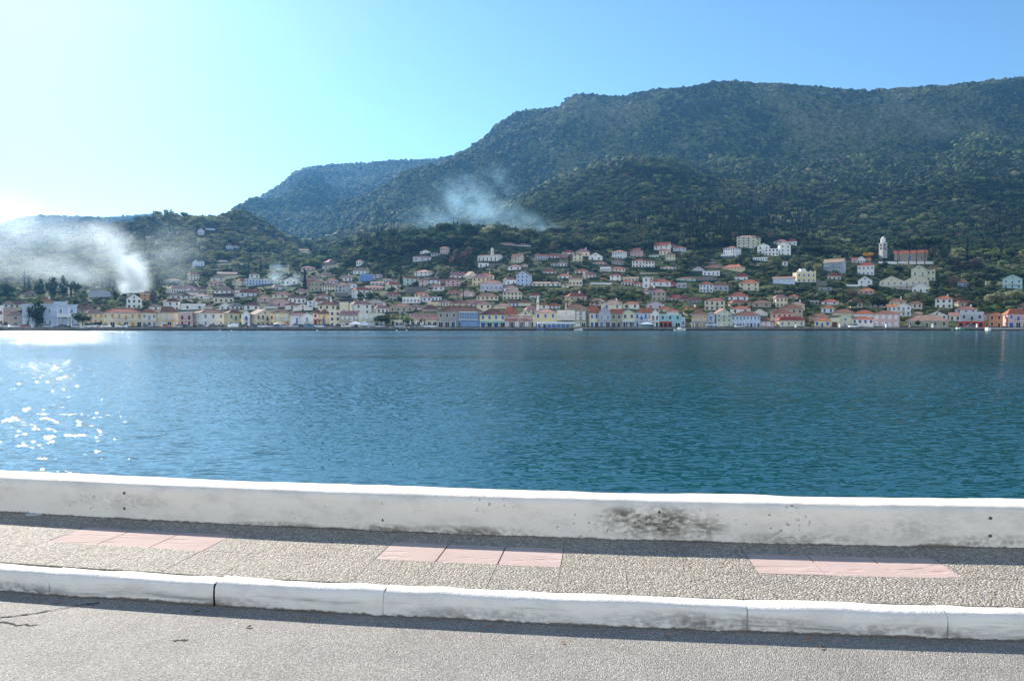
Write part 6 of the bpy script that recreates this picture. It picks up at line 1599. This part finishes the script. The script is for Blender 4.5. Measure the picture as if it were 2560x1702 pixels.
# ------------------------------------------------------------------ smoke
def smoke(name, centre, size, puffs, dens, nscale, aniso, col=(.72, .88, 1.0), det=4.0, thr=.42, off=0.0):
    """box of air; density = noise x a chain of puffs given in metres from the box centre"""
    mb = MB(); sx, sy, sz = size; mb.box(-sx, sx, -sy, sy, -sz, sz)
    m = bpy.data.materials.new(name); m.use_nodes = True; nt = m.node_tree; nt.nodes.remove(nt.nodes['Principled BSDF'])
    tc = nd(nt, 'ShaderNodeTexCoord').outputs['Object']; tot = None
    for (x, y, z, rx, rz, k) in puffs:
        mp = nd(nt, 'ShaderNodeMapping'); mp.inputs['Location'].default_value = (-x / rx, -y / rx, -z / rz); mp.inputs['Scale'].default_value = (1 / rx, 1 / rx, 1 / rz)
        nt.links.new(tc, mp.inputs['Vector']); ln = nd(nt, 'ShaderNodeVectorMath'); ln.operation = 'LENGTH'; nt.links.new(mp.outputs[0], ln.inputs[0])
        g = mth(nt, 'SUBTRACT', 1.0, ln.outputs['Value'], clamp=True); g = mth(nt, 'MULTIPLY', mth(nt, 'MULTIPLY', g, g), k)
        tot = g if tot is None else mth(nt, 'ADD', tot, g)
    n = nd(nt, 'ShaderNodeTexNoise'); n.inputs['Scale'].default_value = nscale; n.inputs['Detail'].default_value = det; n.inputs['Roughness'].default_value = .6; n.inputs['Distortion'].default_value = .25
    mp = nd(nt, 'ShaderNodeMapping'); mp.inputs['Location'].default_value = (off, off, off); mp.inputs['Rotation'].default_value = (0, R(35), 0); mp.inputs['Scale'].default_value = (.85, 1, 1.2)
    nt.links.new(tc, mp.inputs['Vector']); nt.links.new(mp.outputs[0], n.inputs['Vector'])
    nn = nd(nt, 'ShaderNodeMapRange'); nn.inputs[1].default_value = thr; nn.inputs[2].default_value = .68; nn.inputs[3].default_value = .06; nt.links.new(n.outputs['Fac'], nn.inputs[0])
    d = mth(nt, 'MULTIPLY', mth(nt, 'MULTIPLY', tot, nn.outputs[0]), dens)
    pv = nd(nt, 'ShaderNodeVolumePrincipled'); pv.inputs['Color'].default_value = (*col, 1); pv.inputs['Anisotropy'].default_value = aniso
    nt.links.new(d, pv.inputs['Density']); nt.links.new(pv.outputs[0], nt.nodes['Material Output'].inputs['Volume'])
    o = link(name, mb.mesh(name, m), None, centre); return o
def at(px, py, D): return ((px - CX) / F * D, D, (HZ - py) / F * D + CAMZ)
def rel(c, px, py, D): x, y, z = at(px, py, D); return (x - c[0], y - c[1], z - c[2])
c = at(170, 625, 560)
P1 = [(*rel(c, px, py, D), rx / F * D, rz / F * D, k) for px, py, D, rx, rz, k in
      ((338, 722, 532, 46, 34, 7.0), (334, 700, 535, 58, 46, 6.0), (322, 668, 540, 60, 60, 3.4), (300, 630, 548, 70, 60, 1.4), (345, 655, 545, 40, 80, 2.0), (262, 595, 555, 90, 60, .75), (215, 690, 545, 140, 60, .30), (230, 640, 550, 110, 70, .28), (110, 670, 560, 190, 70, .22), (20, 640, 565, 170, 90, .24), (140, 590, 570, 200, 80, .22), (10, 560, 580, 190, 100, .34), (430, 640, 550, 110, 120, .24))]
tag(smoke('smoke_plume', c, (112, 50, 58), P1, 0.052, .05, .55, det=2.5, thr=.36), kind='stuff')
c = at(1230, 530, 755)
P2 = [(*rel(c, px, py, D), rx / F * D, rz / F * D, k) for px, py, D, rx, rz, k in
      ((1408, 598, 745, 26, 24, 3.0), (1382, 582, 746, 46, 30, 1.9), (1330, 562, 748, 64, 38, 1.2), (1265, 546, 750, 85, 50, .9), (1195, 530, 755, 105, 65, .85), (1160, 492, 760, 100, 75, .75), (1245, 462, 760, 80, 70, .38), (1085, 552, 755, 115, 60, .4))]
tag(smoke('hillside_smoke', c, (105, 40, 62), P2, 0.044, .055, .5, det=3.0, col=(.42, .74, 1.0), thr=.42, off=7), kind='stuff')
c = at(695, 700, 560)
P3 = [(*rel(c, px, py, D), rx / F * D, rz / F * D, k) for px, py, D, rx, rz, k in ((728, 726, 545, 14, 12, 2.2), (712, 712, 550, 26, 18, 1.2), (690, 695, 555, 34, 26, .9), (700, 670, 560, 34, 32, .6), (745, 700, 560, 30, 30, .3))]
tag(smoke('garden_smoke', c, (20, 14, 20), P3, 0.11, .10, .5, col=(.5, .8, 1.0), thr=.40, off=3), kind='stuff')
# ------------------------------------------------------------------ haze
mb = MB(); mb.box(-3900, 3900, -40, 4050, -2.9, 850)
hz = bpy.data.materials.new('haze'); hz.use_nodes = True; nt = hz.node_tree; nt.nodes.remove(nt.nodes['Principled BSDF'])
pv = nt.nodes.new('ShaderNodeVolumePrincipled'); pv.inputs['Color'].default_value = (0.16, 0.48, 1.0, 1); pv.inputs['Density'].default_value = 0.00007; pv.inputs['Anisotropy'].default_value = 0.4
nt.links.new(pv.outputs[0], nt.nodes['Material Output'].inputs['Volume'])
tag(link('haze', mb.mesh('haze', hz)), kind='stuff')
# ------------------------------------------------------------------ labels that single out
used = {}
for o in scene.objects:
    if o.get('label'): used[o['label']] = o
nwords = lambda s: len(s.replace(',', ' ').split())
FLW = {1: 'low', 2: 'two-storey', 3: 'three-storey', 4: 'four-storey'}
def rels(x, y, skip=None):
    out = []
    for lx, ly, nm in LAND:
        dx, dy = x - lx, y - ly; d = math.hypot(dx, dy * 1.4)
        if d < 4: continue
        if abs(dx) > abs(dy) * 1.15: r_ = 'right of' if dx > 0 else 'left of'
        else: r_ = 'below' if dy > 0 else 'above'
        out.append((d, f"{'just ' if d < 45 else ''}{r_} the {nm}"))
    out.sort(); return [q for _, q in out]
def give(o, heads, x, y, n=9):
    rr = rels(x, y)[:n]
    for r_ in rr:
        for h in heads:
            s = f'{h} {r_}'
            if s not in used and 4 <= nwords(s) <= 16: used[s] = o; o['label'] = s; return True
    for h in heads:
        for a_ in rr[:5]:
            for b_ in rr[:5]:
                s = f'{h} {a_} and {b_}'
                if a_ != b_ and s not in used and nwords(s) <= 16: used[s] = o; o['label'] = s; return True
    o['label'] = f'{heads[0]} {rr[0]}'; return False
ORD = 'first second third fourth fifth sixth seventh eighth ninth tenth eleventh twelfth thirteenth fourteenth fifteenth sixteenth seventeenth eighteenth nineteenth twentieth twenty-first twenty-second twenty-third twenty-fourth twenty-fifth twenty-sixth twenty-seventh twenty-eighth twenty-ninth thirtieth thirty-first thirty-second thirty-third thirty-fourth thirty-fifth thirty-sixth thirty-seventh thirty-eighth thirty-ninth fortieth'.split()
far = sorted([h for h in HOUSES if h[1].get('far')], key=lambda h: h[1]['x'])
for k, (o, a_, _) in enumerate(far): o['label'] = f"tiny {WALLN[a_['wc']]} house in the distant village, {ORD[k]} from its left"; used[o['label']] = o
RFW = dict(h='hipped roof', g='sloping roof', p='gable', f='flat roof', P='twin gables')
for o, a_, done in HOUSES:
    if done or a_.get('far'): continue
    w, rf = WALLN[a_['wc']], ROOFN[a_['rc']]
    roof = f'{rf} {RFW[a_["roof"]]}' if a_['roof'] in 'hg' else RFW[a_['roof']]
    if a_.get('knoll'): heads = [f'{w} house with {roof} high on the wooded knoll', f'{w} knoll house']
    else: heads = [f'{w} {FLW[a_["fl"]]} house with {roof}', f'small {w} house with {roof}' if a_['w'] < 32 else f'wide {w} house with {roof}']
    give(o, heads, a_['x'], a_['y'])
for o, kind, x, y, w, h, done in TREES:
    if done: continue
    d = TN[kind][1]; k = 'small ' if w < 17 else ('large ' if w > 27 else '')
    if kind == 'cypress' and 560 < y < 600 and 1000 < x < 1300: continue
    give(o, [k + d, d], x, y)
cr = sorted([t for t in TREES if not t[0].get('label')], key=lambda t: t[2])
for k, t in enumerate(cr): t[0]['label'] = f'slim cypress on the knoll crest behind town, {ORD[k]} from the left'
LQ = [(x, y, n) for x, y, n in LAND if y > 770]
for o, px, col, lab in sorted(CARS, key=lambda c: c[1]):
    if lab: continue
    c = col if col not in ('dark',) else 'dark'
    ok = False
    for lx, ly, nm in sorted(LQ, key=lambda q: abs(q[0] - px))[:4]:
        pos = 'before' if abs(px - lx) < 12 else ('right of' if px > lx else 'left of')
        for s in (f'{c} car parked on the quay {pos} the {nm}', f'second {c} car on the quay {pos} the {nm}'):
            if s not in used and nwords(s) <= 16: used[s] = o; o['label'] = s; ok = True; break
        if ok: break
    if not ok: o['label'] = f'{c} car parked on the far quay'
